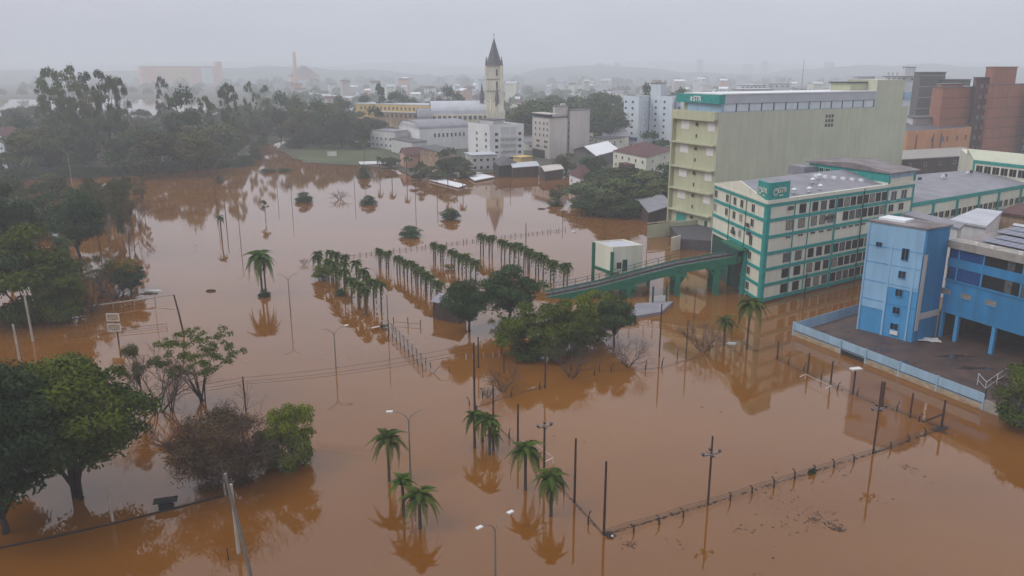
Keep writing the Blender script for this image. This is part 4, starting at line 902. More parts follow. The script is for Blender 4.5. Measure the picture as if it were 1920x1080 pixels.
for s in sp:
    for q in range(4): window(t12, L0, aL, prev + (s - prev) * (q + .5) / 4, zL - 3.1, 1.7, 1.5, 'cream', 'glass', 1)
    prev = s
t13 = root('far_teal_building', V2(at(1826, 330, 12)), 'cream and teal building with a pale gable roof behind the broad grey roof', 'building')
U0, U1 = at(1826, 300, 17), at(1990, 318, 17); prism('wall', t13, [U0, U1, U1 + Vector((14, 26, 0)), U0 + Vector((12, 28, 0))], -1, 17, 'cream'); aU = ang(U0, U1); lU = math.hypot(U1.x - U0.x, U1.y - U0.y)
fbox('eave_band', t13, U0, aU, 'teal', 0, lU, 16.3, 17.0, 0, .15); fbox('corner_post', t13, U0, aU, 'teal', 0, .5, 10, 16.3, 0, .1)
part('roof', MB().poly([(U0.x, U0.y), (U1.x, U1.y), (U1.x + 7, U1.y + 13), (U0.x + 6, U0.y + 14)], 17.0, [17.1, 17.1, 18.4, 18.4]), M['palegreen'], t13)
for q in range(9): window(t13, U0, aU, 1.8 + q * (lU - 2) / 9, 15.0, 1.8, 1.8, 'cream', 'glass', 1)
for i, px in enumerate((1722, 1766, 1770, 1812, 1818, 1850, 1858, 1892, 1906)):
    p_ = at(px, (337, 332, 331, 325, 324, 322, 321, 317, 316)[i], zL + 1.8)
    mobj('air_conditioner', acw if i % 2 else acm, t12, rel(t12, (p_.x, p_.y, zL + 2.1)), aL)

# ================================================================== VEGETATION
def np_mesh(name, V_, Q, m):
    me = bpy.data.meshes.new(name); nv, nq = len(V_), len(Q); k = Q.shape[1]
    me.vertices.add(nv); me.vertices.foreach_set('co', V_.astype(np.float32).ravel())
    me.loops.add(nq * k); me.loops.foreach_set('vertex_index', Q.astype(np.int32).ravel())
    me.polygons.add(nq); me.polygons.foreach_set('loop_start', np.arange(0, nq * k, k, dtype=np.int32))
    me.materials.append(m); me.update(calc_edges=True); return me
def crown(name, seed, m, rx=.5, h=.7, z0=.3, lobes=14, leaves=4000, leaf=.03, lob=.2, shell=.55, flat=1.0, top=1.0, hang=0.0, fill=0):
    """leaf quads gathered in clumps spread over an uneven crown, height 1 diameter 1"""
    g = np.random.default_rng(seed); cs = []
    for i in range(lobes):
        d = g.normal(size=3); d /= np.linalg.norm(d); d[2] = d[2] * .9 + .12; rr = g.uniform(.45, 1.0) ** .6 if not fill else (g.uniform(.75, 1.02) if i % 3 else g.uniform(.2, .8))
        if fill: d[2] = d[2] * rr
        c = np.array([d[0] * (rx - lob * .75) * rr * g.uniform(.8, 1.12), d[1] * (rx - lob * .75) * rr * g.uniform(.8, 1.12), z0 + h * (.5 + .40 * d[2] * top)])
        cs.append((c, lob * g.uniform(.65, 1.25)))
    w = np.array([c[1] ** 2 for c in cs]); w /= w.sum(); idx = g.choice(lobes, leaves, p=w)
    C_ = np.array([c[0] for c in cs])[idx]; R_ = np.array([c[1] for c in cs])[idx]
    d = g.normal(size=(leaves, 3)); d /= np.linalg.norm(d, axis=1)[:, None]; d[:, 2] = np.where(d[:, 2] < -.35, -d[:, 2] * .6, d[:, 2])
    rad = (shell + (1 - shell) * g.random(leaves) ** .6) * (1 + .12 * g.normal(size=leaves))
    P = C_ + d * (R_ * rad)[:, None] * np.array([1, 1, .78 * flat])
    # sub-clump jitter so leaves gather in tufts
    tuft = g.normal(size=(max(8, leaves // 10), 3)) ; ti = g.integers(0, len(tuft), leaves)
    P[:, 2] -= hang * g.random(leaves) * R_
    nrm = d + g.normal(size=(leaves, 3)) * .55; nrm[:, 2] += .25; nrm /= np.linalg.norm(nrm, axis=1)[:, None]
    a = np.cross(nrm, g.normal(size=(leaves, 3))); a /= np.linalg.norm(a, axis=1)[:, None]; b = np.cross(nrm, a)
    L_ = leaf * g.uniform(.6, 1.35, leaves)[:, None]
    V_ = np.stack([P - a * L_, P - b * L_ * .6, P + a * L_, P + b * L_ * .6], 1).reshape(-1, 3)
    return np_mesh(name, V_, np.arange(leaves * 4).reshape(-1, 4), m), cs
def limbs(name, seed, cs, z0=.3, r=.022, forks=1, m='wood', nmax=9, sides=5, lean=0.0):
    g = random.Random(seed); mb = MB(); base = Vector((0, 0, -.05))
    fk = Vector((g.uniform(-.02, .02) + lean, g.uniform(-.02, .02), z0 * .75))
    if forks == 1: mb.tube([base, (fk * .5) + Vector((.006, -.004, 0)), fk], [r * 1.25, r, r * .85], sides)
    order = sorted(range(len(cs)), key=lambda i: -cs[i][1])[:nmax]
    for j, i in enumerate(order):
        c = Vector(cs[i][0]); st = fk if forks == 1 else Vector((g.uniform(-.03, .03), g.uniform(-.03, .03), -.05))
        mid_ = st.lerp(c, .5) + Vector((g.uniform(-.04, .04), g.uniform(-.04, .04), .04))
        if forks > 1: mid_ = st.lerp(c, .45) + Vector((0, 0, .10))
        mb.tube([st, mid_, c], [r * .6, r * .4, r * .12], 4)
    return mb.mesh(name, M[m], True)
PROTO = {}
def proto(key, mname, n=3, **kw):
    lst = []
    for i in range(n):
        cm, cs = crown('crown', hash_(key) + i * 17, M[mname], **kw)
        lst.append((cm, limbs('trunk', hash_(key) + i, cs, kw.get('z0', .3) + .12, r=kwr.get(key, .022), forks=fk_.get(key, 1))))
    PROTO[key] = lst
def hash_(s): return sum(ord(c) * (i + 3) for i, c in enumerate(s)) % 9973
kwr = {'near': .028, 'euc': .012, 'olive_sparse': .014}; fk_ = {'near': 3, 'olive_sparse': 5, 'brownbush': 6, 'bush': 4}
proto('forest', 'leaf_forest', 7, lobes=16, leaves=2600, leaf=.034, lob=.2, h=1.0, z0=-.05)
proto('forest_dark', 'leaf_dark', 4, lobes=16, leaves=2600, leaf=.034, lob=.2, h=1.0, z0=-.06)
proto('forest_olive', 'leaf_olive', 3, lobes=14, leaves=2300, leaf=.034, lob=.2, h=.88, z0=.07)
proto('euc', 'leaf_forest', 4, lobes=26, leaves=3400, leaf=.018, lob=.095, h=.76, z0=.2, top=1.15, rx=.42)
proto('cypress', 'leaf_dark', 1, lobes=12, leaves=1600, leaf=.03, lob=.12, h=.95, z0=.03, rx=.25)
proto('bush', 'leaf_dark', 3, lobes=50, leaves=6000, leaf=.030, lob=.2, h=1.9, z0=-.95, flat=1.2, fill=1)
proto('near', 'leaf_green', 2, lobes=80, leaves=44000, leaf=.0125, lob=.115, h=.96, z0=.06, shell=.6, fill=1)
proto('near_dark', 'leaf_dark', 2, lobes=80, leaves=36000, leaf=.0135, lob=.13, h=1.0, z0=.0, shell=.6, fill=1)
proto('mid_dark', 'leaf_dark', 3, lobes=44, leaves=13000, leaf=.017, lob=.14, h=.86, z0=.12, fill=1)
proto('mid_green', 'leaf_green', 3, lobes=46, leaves=13000, leaf=.018, lob=.145, h=1.3, z0=-.32, fill=1)
proto('mid_bright', 'leaf_bright', 2, lobes=40, leaves=12000, leaf=.018, lob=.15, h=1.3, z0=-.32, fill=1)
proto('autumn', 'leaf_autumn', 1, lobes=16, leaves=5000, leaf=.021, lob=.18, h=1.0, z0=-.05)
proto('olive_sparse', 'leaf_green', 2, lobes=95, leaves=6500, leaf=.0115, lob=.05, h=.85, z0=.18, fill=1, flat=1.4)
proto('sparse_olive', 'leaf_olive', 2, lobes=16, leaves=2600, leaf=.016, lob=.12, h=.7, z0=.3)
proto('brownbush', 'leaf_brown', 2, lobes=70, leaves=30000, leaf=.0085, lob=.14, h=1.3, z0=-.30, shell=.3, fill=1)
def bare_mesh(seed, levels=5, n0=5, spread_=.55, r=.018, m='twig', z0=.06):
    g = random.Random(seed); mb = MB()
    def br(p, d, l, r_, lv):
        q = p + d * l * .5 + Vector((g.uniform(-.05, .05), g.uniform(-.05, .05), 0)) * l; e_ = q + (d + Vector((g.uniform(-.2, .2), g.uniform(-.2, .2), .06))).normalized() * l * .5
        mb.tube([p, q, e_], [r_, r_ * .8, r_ * .6], 4 if lv > 2 else 3, cap=False)
        if lv <= 0: return
        for k in range(3 if lv > 1 else 4):
            a_ = Vector((g.gauss(0, 1), g.gauss(0, 1), g.gauss(0.15, .7))).normalized()
            br(e_ if k else q, (d + a_ * g.uniform(.5, .95)).normalized(), l * g.uniform(.55, .8), r_ * .58, lv - 1)
    for k in range(n0):
        t_ = 2 * math.pi * (k + g.random() * .6) / n0
        br(Vector((.01 * math.cos(t_), .01 * math.sin(t_), -.05)), Vector((math.cos(t_) * spread_, math.sin(t_) * spread_, 1)).normalized(), .36, r, levels - 1)
    return mb.mesh('branches', M[m], False)
BARE = [bare_mesh(11, n0=7), bare_mesh(12, n0=7, spread_=.7), bare_mesh(13, n0=7, spread_=1.0)]
DENSE = [bare_mesh(14, levels=6, n0=7, spread_=.8, r=.013), bare_mesh(15, levels=6, n0=7, spread_=.8, r=.013)]
BARE2 = [bare_mesh(21, n0=3, spread_=.35), bare_mesh(22, n0=2, spread_=.25, r=.02)]
TR = random.Random(99)
def tree(key, p, h, w, label, group=None, name='tree', cat='tree', i=None, z=0.0, rz=None):
    lst = PROTO[key]; cm, tm = lst[(i if i is not None else TR.randrange(len(lst))) % len(lst)]
    o = root(name, (p[0], p[1], z), label, cat, group, TR.uniform(0, 6.28) if rz is None else rz); o.scale = (w, w, h)
    mobj('crown', cm, o); mobj('trunk', tm if key != 'brownbush' else DENSE[0], o); return o
def bare(p, h, w, label, lst=None, i=0, group=None, name='bare_tree', cat='tree'):
    lst = lst or BARE; o = root(name, (p[0], p[1], 0), label, cat, group, TR.uniform(0, 6.28)); o.scale = (w, w, h)
    mobj('branches', lst[i % len(lst)], o); return o
def tpx(key, px, base, top, wpx, label, i=None, **k):
    """tree whose trunk meets the water at (px, base) and whose top shows at row top, wpx wide"""
    p = at(px, base); h = zt(p, top); D_ = math.hypot(p.x, p.y) ; w = wpx / F0 * (p.y * ca + H * sa)
    return tree(key, p, h * 1.02, w, label, i=i, **k)
def bpx(px, base, top, wpx, label, lst=None, i=0, **k):
    p = at(px, base); return bare(p, zt(p, top), wpx / F0 * (p.y * ca + H * sa) * .75, label, lst, i, **k)

# near trees, left
tpx('near', 150, 932, 672, 300, 'big round green tree in the water, largest crown at the lower left', 0)
tpx('near_dark', 10, 1000, 672, 290, 'very dark tall tree cut by the left edge beside the big round green tree', 0)
tpx('near_dark', -40, 900, 672, 240, 'dark leafy tree mostly outside the left edge, behind the very dark one', 1)
tpx('olive_sparse', 380, 752, 610, 175, 'multi stemmed tree with fresh green leaf tufts leaning right over the water', 0)
bpx(298, 772, 645, 190, 'bare grey multi stemmed tree just right of the big round tree', DENSE, 0)
tpx('sparse_olive', 268, 765, 648, 80, 'thin tree with a few green tufts at the right edge of the big round tree', 1); bpx(322, 770, 650, 110, 'bare dark stems standing left of the thin leafy tree', BARE2, 0)
tpx('brownbush', 425, 905, 742, 215, 'broad brown twiggy bush left of the yellow green tree', 0, name='bush', cat='bush')
tpx('mid_bright', 550, 872, 734, 112, 'yellow green rounded tree at the right side of the brown twiggy bush', 0)
tpx('mid_green', 505, 880, 800, 70, 'low dark green tree between the brown bush and the yellow green tree', 1)
# left middle belt
tpx('mid_green', 70, 600, 405, 190, 'large green tree at the left edge above the flooded ball court', 0)
tpx('mid_dark', -20, 610, 420, 200, 'dark leafy tree at the left edge beside the large green tree', 1)
tpx('mid_dark', 20, 520, 340, 130, 'dark tree behind the large green tree at the left edge', 2)
tpx('mid_dark', 150, 490, 358, 135, 'dark spreading tree with open forked branches behind the autumn bush', 0)
tpx('mid_green', 120, 600, 480, 110, 'green tree at the waterline right of the large green tree', 2)
tpx('autumn', 232, 548, 478, 85, 'yellow orange autumn tree behind the dark green round bush', 0)
tpx('mid_dark', 247, 556, 496, 60, 'dark green round bush beside the floating white debris', 1, name='bush', cat='bush')
tpx('autumn', 150, 592, 520, 60, 'small reddish yellow tree left of the brown thicket', 0)
tpx('sparse_olive', 190, 560, 480, 95, 'thin olive tree in the brown thicket by the ball court', 0)
bpx(175, 585, 500, 110, 'brown bare thicket tree above the ball court rail', BARE, 0)
bpx(215, 560, 490, 90, 'brown bare shrub left of the dark round bush', BARE, 1)
for k, (px, b_, t_, w_) in enumerate(((205, 455, 350, 50), (232, 460, 340, 45), (250, 440, 330, 60), (262, 430, 345, 70), (188, 470, 370, 55), (215, 425, 335, 50), (243, 475, 372, 34), (178, 415, 330, 60), (270, 395, 325, 40))):
    tpx('sparse_olive' if k % 2 == 0 else 'forest_olive', px, b_, t_, w_ * .8, 'thin flooded tree with sparse brownish leaves in the stand left of the open water', k, group='thin trees standing in the water on the left') if k % 3 else bpx(px, b_, t_, w_, 'bare slender tree in the flooded stand left of the open water', BARE2, k, group='bare slender trees in the flooded stand')
for k, (px, b_, t_, w_) in enumerate(((30, 405, 335, 70), (75, 395, 330, 60), (120, 400, 332, 70), (160, 388, 325, 60), (10, 372, 322, 60), (60, 368, 318, 50), (100, 372, 322, 50))):
    bpx(px, b_, t_, w_, 'thin grey bare tree standing in the strip of water at the far left', BARE2, k, group='thin bare trees in the far left water') if k % 2 else tpx('forest', px, b_, t_, w_, 'mid green tree standing in the strip of water at the far left', k, group='green trees in the far left water')

# the wood behind: canopy trees, each a thing
def canopy(n, reg, hr, wr, keys, labs, group, seed, zbase=0.16):
    g = random.Random(seed); made = 0; tries = 0; pts_ = []
    while made < n and tries < 6000:
        tries += 1
        px = g.uniform(reg[0], reg[1]); Y = g.uniform(reg[2], reg[3]); x = X(px, Y)
        if any((x - a_) ** 2 + (Y - b_) ** 2 < reg[4] ** 2 for a_, b_ in pts_): continue
        yb = 130 + 57000 / Y
        if reg[5] and not reg[5](px, yb): continue
        pts_.append((x, Y)); k_ = g.choice(keys); h = g.uniform(*hr); tree(k_, (x, Y), h, h * g.uniform(*wr), labs[k_], group + (' of the ' + k_.replace('forest_', '').replace('forest', 'common') + ' kind' if len(keys) > 1 else ''), z=zbase)
        made += 1
def notmeadow(px, yb):
    if 455 < px < 760 and yb > 262: return False
    if px > 690 and yb > 245: return False
    return True
canopy(140, (-250, 735, 285, 560, 8.2, notmeadow), (11, 17), (.95, 1.35), ['forest', 'forest', 'forest_dark', 'forest_olive'],
       {'forest': 'mid green tree in the dense wood on the left bank', 'forest_dark': 'dark green tree in the dense wood on the left bank', 'forest_olive': 'olive brown tree in the dense wood on the left bank'}, 'trees of the left bank wood', 5)
for k, (px, Y, yt, w_) in enumerate(((112, 335, 124, 16), (146, 340, 122, 15), (178, 345, 132, 13), (206, 338, 124, 15), (232, 350, 142, 12), (95, 350, 150, 14), (350, 350, 164, 18), (432, 380, 150, 11), (440, 372, 158, 9), (472, 420, 152, 9), (500, 430, 158, 13), (388, 360, 175, 13), (120, 322, 160, 16), (195, 330, 168, 16), (160, 325, 150, 17))):
    tree('euc' if k != 6 else 'forest_dark', G2(px, Y), hz_(px, yt, Y), w_, ('tall open eucalyptus rising above the wood at the upper left' if k != 6 else 'broad round tree rising above the wood in front of the hazy block'), 'tall eucalyptus trees above the wood' if k != 6 else None, z=.16, i=k)
tree('euc', G2(312, 420), hz_(312, 143, 420), 12, 'tall thin crowned tree standing in front of the hazy factory block', z=.16, i=1)
for k, (px, Y, yt, w_) in enumerate(((620, 430, 190, 18), (655, 420, 196, 18), (690, 410, 205, 17), (560, 440, 178, 17), (590, 425, 186, 17), (525, 440, 172, 16), (640, 450, 180, 16), (600, 400, 205, 18), (640, 400, 210, 16), (560, 405, 200, 18), (700, 425, 200, 15), (725, 415, 225, 13), (670, 395, 222, 14))):
    tree('forest_dark' if k % 3 else 'forest', G2(px, Y), hz_(px, yt, Y), w_, 'dark tree in the clump between the meadow and the yellow building', 'trees behind the meadow', z=.16)
# shrubs closing the foot of the wood along the water
g = random.Random(61)
sh_ = [(-60, 340), (120, 335), (300, 326), (452, 314), (478, 303), (470, 288), (500, 268)]
k = 0
for (x0, y0), (x1, y1) in zip(sh_[:-1], sh_[1:]):
    n_ = max(1, int(math.hypot(x1 - x0, y1 - y0) / 13))
    for j in range(n_):
        f_ = (j + g.random()) / n_; p = at(x0 + (x1 - x0) * f_, y0 + (y1 - y0) * f_ - g.uniform(0, 5)); h = g.uniform(3.0, 6.5)
        tree('bush', p, h, h * g.uniform(1.3, 2.0), 'dark bush crowding the water edge below the left bank wood', 'bushes along the left bank', name='bush', cat='bush'); k += 1
for px, y_, w_, h in ((552, 282, 9, 6), (575, 275, 9, 6), (600, 274, 9, 6), (625, 270, 10, 7), (650, 268, 10, 7), (675, 266, 10, 7), (700, 266, 10, 6), (690, 262, 10, 8), (660, 262, 11, 9)):
    p = at(px, y_ - 4); tree('bush', p, h, w_ * 1.5, 'dark bush at the foot of the clump behind the meadow', 'bushes behind the meadow', name='bush', cat='bush')
for k, (px, b_, t_, w_) in enumerate(((-10, 470, 380, 90), (45, 452, 372, 80), (95, 440, 366, 80), (140, 428, 352, 60), (-30, 440, 352, 90), (30, 420, 345, 70), (80, 415, 345, 60), (175, 405, 335, 46), (230, 380, 318, 44), (120, 520, 440, 60))):
    tpx('forest' if k % 2 else 'forest_dark', px, b_, t_, w_, ('mid green' if k % 2 else 'dark') + ' tree rooted in the flood between the left edge and the bare slender trees', k, group='flooded %s trees left of the slender stand' % ('mid green' if k % 2 else 'dark'))
tree('cypress', G2(714, 520), hz_(714, 152, 520), 17, 'pointed dark conifer behind the yellow building', z=.16)
for k, (px, Y, yt, w_) in enumerate(((735, 530, 168, 22), (760, 535, 174, 20), (680, 540, 178, 14), (690, 535, 176, 14), (835, 560, 160, 18), (862, 560, 172, 16), (808, 560, 168, 10), (780, 545, 180, 14))):
    tree('forest_dark', G2(px, Y), hz_(px, yt, Y), w_, 'dark tree behind the roof of the yellow building', 'trees behind the yellow building', z=.16)
# palms and small trees on the shore in front of the meadow are made below
for k, (px, Y, yt, w_, key) in enumerate(((1140, 262, 318, 16, 'forest_dark'), (1118, 250, 345, 13, 'forest'), (1165, 248, 325, 17, 'forest'), (1190, 235, 340, 15, 'forest_dark'), (1095, 232, 355, 12, 'forest'), (1130, 226, 350, 15, 'forest_dark'), (1160, 220, 345, 14, 'forest'), (1210, 240, 330, 13, 'forest'), (1235, 245, 332, 13, 'forest_dark'), (1195, 222, 358, 11, 'forest_dark'), (1240, 228, 352, 10, 'forest'), (1110, 215, 378, 11, 'forest_dark'), (1145, 212, 372, 12, 'forest'), (1175, 212, 375, 10, 'forest_dark'), (1255, 260, 320, 12, 'forest_dark'))):
    tree(key, G2(px, Y), hz_(px, yt - 14, Y), w_ * 1.15, ('dark' if key != 'forest' else 'mid green') + ' tree in the massed grove left of the green tower block', 'grove trees, %s ones' % ('dark' if key != 'forest' else 'mid green'), z=-.1)
single = [('forest_dark', 1226, 335, 243, 17, 'broad dark tree in front of the bluish apartments'), ('forest_dark', 1112, 292, 277, 11, 'dark round tree in front of the bright white roof'), ('forest_olive', 1062, 300, 284, 12, 'olive bushy tree below the beige block'),
          ('forest', 1212, 465, 149, 15, 'round tree rising behind the bluish apartments'), ('forest_dark', 1000, 400, 255, 12, 'dark tree between the white and the beige apartment blocks'), ('forest_dark', 1140, 375, 262, 8, 'small dark tree right of the beige block'),
          ('forest_dark', 845, 295, 278, 13, 'dark bluish tree beside the tan rundown building'), ('forest', 872, 290, 300, 10, 'green tree left of the grey two storey house'), ('forest_olive', 866, 305, 296, 9, 'olive tree behind the grey two storey house'), ('forest_dark', 785, 285, 305, 9, 'dark tree in front of the peach house'),
          ('forest', 812, 283, 310, 9, 'green tree in front of the tan rundown building'), ('forest_olive', 1048, 238, 345, 8, 'tall thin olive tree standing in water left of the grove'), ('forest', 1040, 230, 368, 6, 'low leafy tree at the waterline left of the grove'),
          ('forest_dark', 1268, 520, 156, 18, 'dark tree behind the bluish apartments to the right'), ('forest_dark', 730, 320, 288, 9, 'small dark tree at the foot of the meadow, left of the peach house'), ('forest', 768, 375, 262, 7, 'small green tree in front of the white hall annex')]
for key, px, Y, yt, w_, lb in single: tree(key, G2(px, Y), hz_(px, yt, Y), w_, lb, z=0.0)
# town trees behind
def town(n, reg, hr, seed, lab, group, keys=('forest', 'forest_dark')):
    g = random.Random(seed)
    for k in range(n):
        px, Y = g.uniform(*reg[:2]), g.uniform(*reg[2:4]); h = g.uniform(*hr); tree(g.choice(keys), G2(px, Y), h, h * g.uniform(.9, 1.3), lab, group, z=.16)
town(48, (975, 1172, 395, 560), (15, 24), 31, 'hazy tree in the park behind the beige apartment block', 'park trees behind the beige block')
town(18, (948, 1010, 400, 560), (10, 15), 32, 'hazy tree right of the church tower', 'trees right of the church')
town(26, (1290, 1560, 480, 700), (16, 24), 33, 'hazy tree beyond the roof of the green block', 'trees beyond the green block')
town(24, (1560, 1700, 600, 900), (18, 26), 34, 'faint tree beyond the far end of the green block', 'faint trees right of centre')


town(26, (840, 990, 345, 420), (5, 8), 37, 'small street tree between the apartment blocks', 'street trees between the blocks', ('forest_dark',)) if False else None
# the far woods read as one mass: leaf clumps in one object
g_ = np.random.default_rng(8); cs_ = []
for k in range(700):
    if k < 200: px, Y = g_.uniform(480, 1900), g_.uniform(640, 1500)
    elif k < 330: px, Y = g_.uniform(-200, 560), g_.uniform(1090, 1900)
    else: px, Y = g_.uniform(-300, 2300), g_.uniform(1800, 4200)
    r_ = g_.uniform(5, 10) * (1 if k < 330 else 2.2)
    cs_.append((X(px, Y), Y, g_.uniform(5, 10), r_))
cs_ = np.array(cs_); n_l = 80000; ii = g_.integers(0, len(cs_), n_l); d_ = g_.normal(size=(n_l, 3)); d_ /= np.linalg.norm(d_, axis=1)[:, None]; d_[:, 2] = np.abs(d_[:, 2]) * 1.1 - .4
P_ = cs_[ii, :3] * np.array([1, 1, .8]) + d_ * cs_[ii, 3:4] * g_.uniform(.7, 1.05, (n_l, 1)); a_ = g_.normal(size=(n_l, 3)); a_ /= np.linalg.norm(a_, axis=1)[:, None]; b_ = np.cross(a_, d_); sc_ = cs_[ii, 3:4] * .17
V_ = np.stack([P_ - a_ * sc_, P_ - b_ * sc_, P_ + a_ * sc_, P_ + b_ * sc_], 1).reshape(-1, 3); V_[:, 2] = np.maximum(V_[:, 2], .2)
tag(mobj('far_woods', np_mesh('far_woods', V_, np.arange(n_l * 4).reshape(-1, 4), M['leaf_forest'])), kind='stuff')
# far houses in the haze
hr2 = random.Random(51); cols_ = ['white', 'beige', 'whitegrey', 'bluewhite', 'peach', 'cream']; rfs = ['roofred', 'rooflight', 'roofgrey', 'roofwhite']
cword = {'white': 'white', 'beige': 'beige', 'whitegrey': 'pale grey', 'bluewhite': 'bluish white', 'peach': 'peach', 'cream': 'cream', 'roofred': 'red', 'rooflight': 'light grey', 'roofgrey': 'grey', 'roofwhite': 'white'}
for k in range(190):
    px = hr2.uniform(540, 1900); Y = hr2.uniform(560, 1500); cm_, rm_ = hr2.choice(cols_), hr2.choice(rfs); w_ = hr2.uniform(7, 16); dd = hr2.uniform(8, 18); hh = hr2.choice([3.5, 6.5, 6.5, 9, 12, 16, 22]) if Y > 800 else hr2.choice([3.5, 6.5, 9, 12]); p = G2(px, Y)
    rt_ = root('far_house', V2(p), '%s far house with a %s roof, faint in the haze' % (cword[cm_], cword[rm_]), 'house', 'far %s houses with %s roofs' % (cword[cm_], cword[rm_]))
    a_ = hr2.uniform(-.6, .6); u = Vector((math.cos(a_), math.sin(a_))); n_2 = Vector((-u.y, u.x)); q4 = [p, p + u * w_, p + u * w_ + n_2 * dd, p + n_2 * dd]
    prism('wall', rt_, q4, 0, hh, cm_); gable_(rt_, q4, hh, 2.2, rm_, cm_)
    if hh > 5: grid(rt_, q4[0], q4[1], (.25, .6), [hh - 1.8], 1.4, 1.3, 'white', 'glassmid')
for k in range(34):   # rows of roofs nearer to the apartments
    px = hr2.uniform(1095, 1175) if k < 6 else (hr2.uniform(940, 1000) if k < 12 else hr2.uniform(820, 1160)); Y = hr2.uniform(395, 560) if k > 11 else hr2.uniform(385, 470)
    cm_, rm_ = hr2.choice(cols_), hr2.choice(rfs); p = G2(px, Y); w_ = hr2.uniform(7, 13)
    if 800 < px < 950 and Y < 520: continue
    rt_ = root('town_house', V2(p), '%s town house with a %s roof among the trees behind the apartments' % (cword[cm_], cword[rm_]), 'house', 'town houses, %s with %s roofs' % (cword[cm_], cword[rm_]))
    q4 = [p, p + Vector((w_, 1)), p + Vector((w_ - 1, 11)), p + Vector((-1, 10))]; hh = hr2.choice([4, 7]); prism('wall', rt_, q4, 0, hh, cm_); gable_(rt_, q4, hh, 2, rm_, cm_)
    grid(rt_, q4[0], q4[1], (.25, .65), [hh - 1.8], 1.3, 1.2, 'white', 'glassmid')
# big hazy factory block, hazy plant with a chimney, faint towers
fb = root('factory_block', V2(G2(268, 1900)), 'big faded reddish factory block on the far river bank', 'building')
mass(fb, (268, 1900), (262, 1930), (412, 1950), 0, hz_(300, 124, 1900), 'peach', roof='roofred'); mass(fb, (408, 1945), (405, 1960), (419, 1960), 0, hz_(412, 116, 1950), 'peach', 'tower', 'roofred')
k, b2 = G2(268, 1900), G2(412, 1950); fbox('colour_panel', fb, k, ang(k, b2), 'yellow', 52, 106, 8, 42, 0, .3); fbox('colour_panel', fb, k, ang(k, b2), 'orange', 9, 30, 4, 42, 0, .3); fbox('colour_panel', fb, k, ang(k, b2), 'bluewhite', 128, 154, 6, 42, 0, .3)
pl = root('plant', V2(G2(548, 1900)), 'faded gabled industrial hall with a tall thin chimney in the haze', 'building')
k, a, b2, q = mass(pl, (548, 1900), (540, 1960), (600, 1945), 0, 22, 'peach'); gable_(pl, [b2, q, a, k], 22, 24, 'roofred', 'peach'); fbox('end_panel', pl, k, ang(k, b2), 'white', 14, 36, 2, 14, 0, .3)
part('chimney', MB().tube([(0, 0, 0), (0, 0, hz_(555, 97, 1900))], [5, 3.5], 8), M['orange'], pl, V2(G2(555, 1900)))
for k, (px, Y, yt, w_) in enumerate(((1308, 1500, 112, 9), (1428, 1600, 115, 12), (1395, 1650, 121, 18), (1548, 1500, 117, 15), (1120, 1500, 119, 9), (1152, 1550, 118, 9))):
    Y = Y * 2.6; w_ = w_ * 2.4; p = G2(px, Y); ft = root('far_tower', V2(p), 'faint tower block on the hazy skyline, number %d from its left end' % k if False else 'faint grey tower block on the hazy skyline', 'building', 'faint towers on the skyline')
    pt4 = [p, p + Vector((w_, 0)), p + Vector((w_, 30)), p + Vector((0, 30))]; prism('wall', ft, pt4, 0, hz_(px, yt, Y), 'darkgrey'); parapet(ft, pt4, hz_(px, yt, Y), 1.2, .4, 'darkgrey')
mast = G2(1500, 700); mo = root('radio_mast', V2(mast), 'thin lattice mast standing in the haze beyond the green block', 'mast'); part('mast', MB().tube([(0, 0, 0), (0, 0, hz_(1500, 112, 700))], [.5, .15], 4), M['steel'], mo, V2(mast))
hs_ = root('blue_house', V2(G2(0, 268)), 'light blue house with a reddish roof among trees at the far left edge', 'house')
k, a, b2, q = mass(hs_, (8, 318), (-30, 335), (48, 330), 0, hz_(8, 256, 318), 'bluewhite'); gable_(hs_, [k, b2, q, a], hz_(8, 256, 318), 2.6, 'roofred', 'bluewhite')
# bushes standing out of the water
for px, b_, t_, w_, lb in ((570, 379, 359, 40, 'dome shaped dark bush in open water, leftmost of the four'), (690, 383, 366, 37, 'small dark bush in open water, second from the left'), (842, 411, 389, 50, 'broad dark bush in open water, rightmost of the four'), (773, 443, 422, 54, 'broad ragged dark bush in open water, nearest of the four'),
                           (412, 342, 331, 20, 'small bush tip near the wooded bank'), (685, 333, 310, 34, 'dark bush at the foot of the meadow'), (500, 322, 317, 40, 'flat green bush on the grassy spit'), (535, 321, 317, 36, 'low green bush at the right end of the grassy spit')):
    tpx('bush', px, b_, t_ - 3, w_, lb, name='bush', cat='bush')
tpx('mid_bright', 603, 525, 492, 38, 'yellow green shrub at the foot of the dense palm row', 1, name='bush', cat='bush')
tpx('bush', 637, 553, 540, 28, 'low dark shrub in water beside the dense palm row', 2, name='bush', cat='bush')
tpx('sparse_olive', 498, 412, 376, 26, 'small ragged tree standing alone in open water', 1)
bpx(570, 496, 481, 22, 'bare shrub poking out of the water left of the dense palm row', BARE, 2, name='bare_shrub', cat='bush')
bpx(637, 374, 352, 40, 'bare spreading shrub in open water between two dark bushes', BARE, 2, name='bare_shrub', cat='bush')
bpx(540, 350, 344, 20, 'drifting branch lying near the grassy spit', BARE, 1, name='branch', cat='branch')
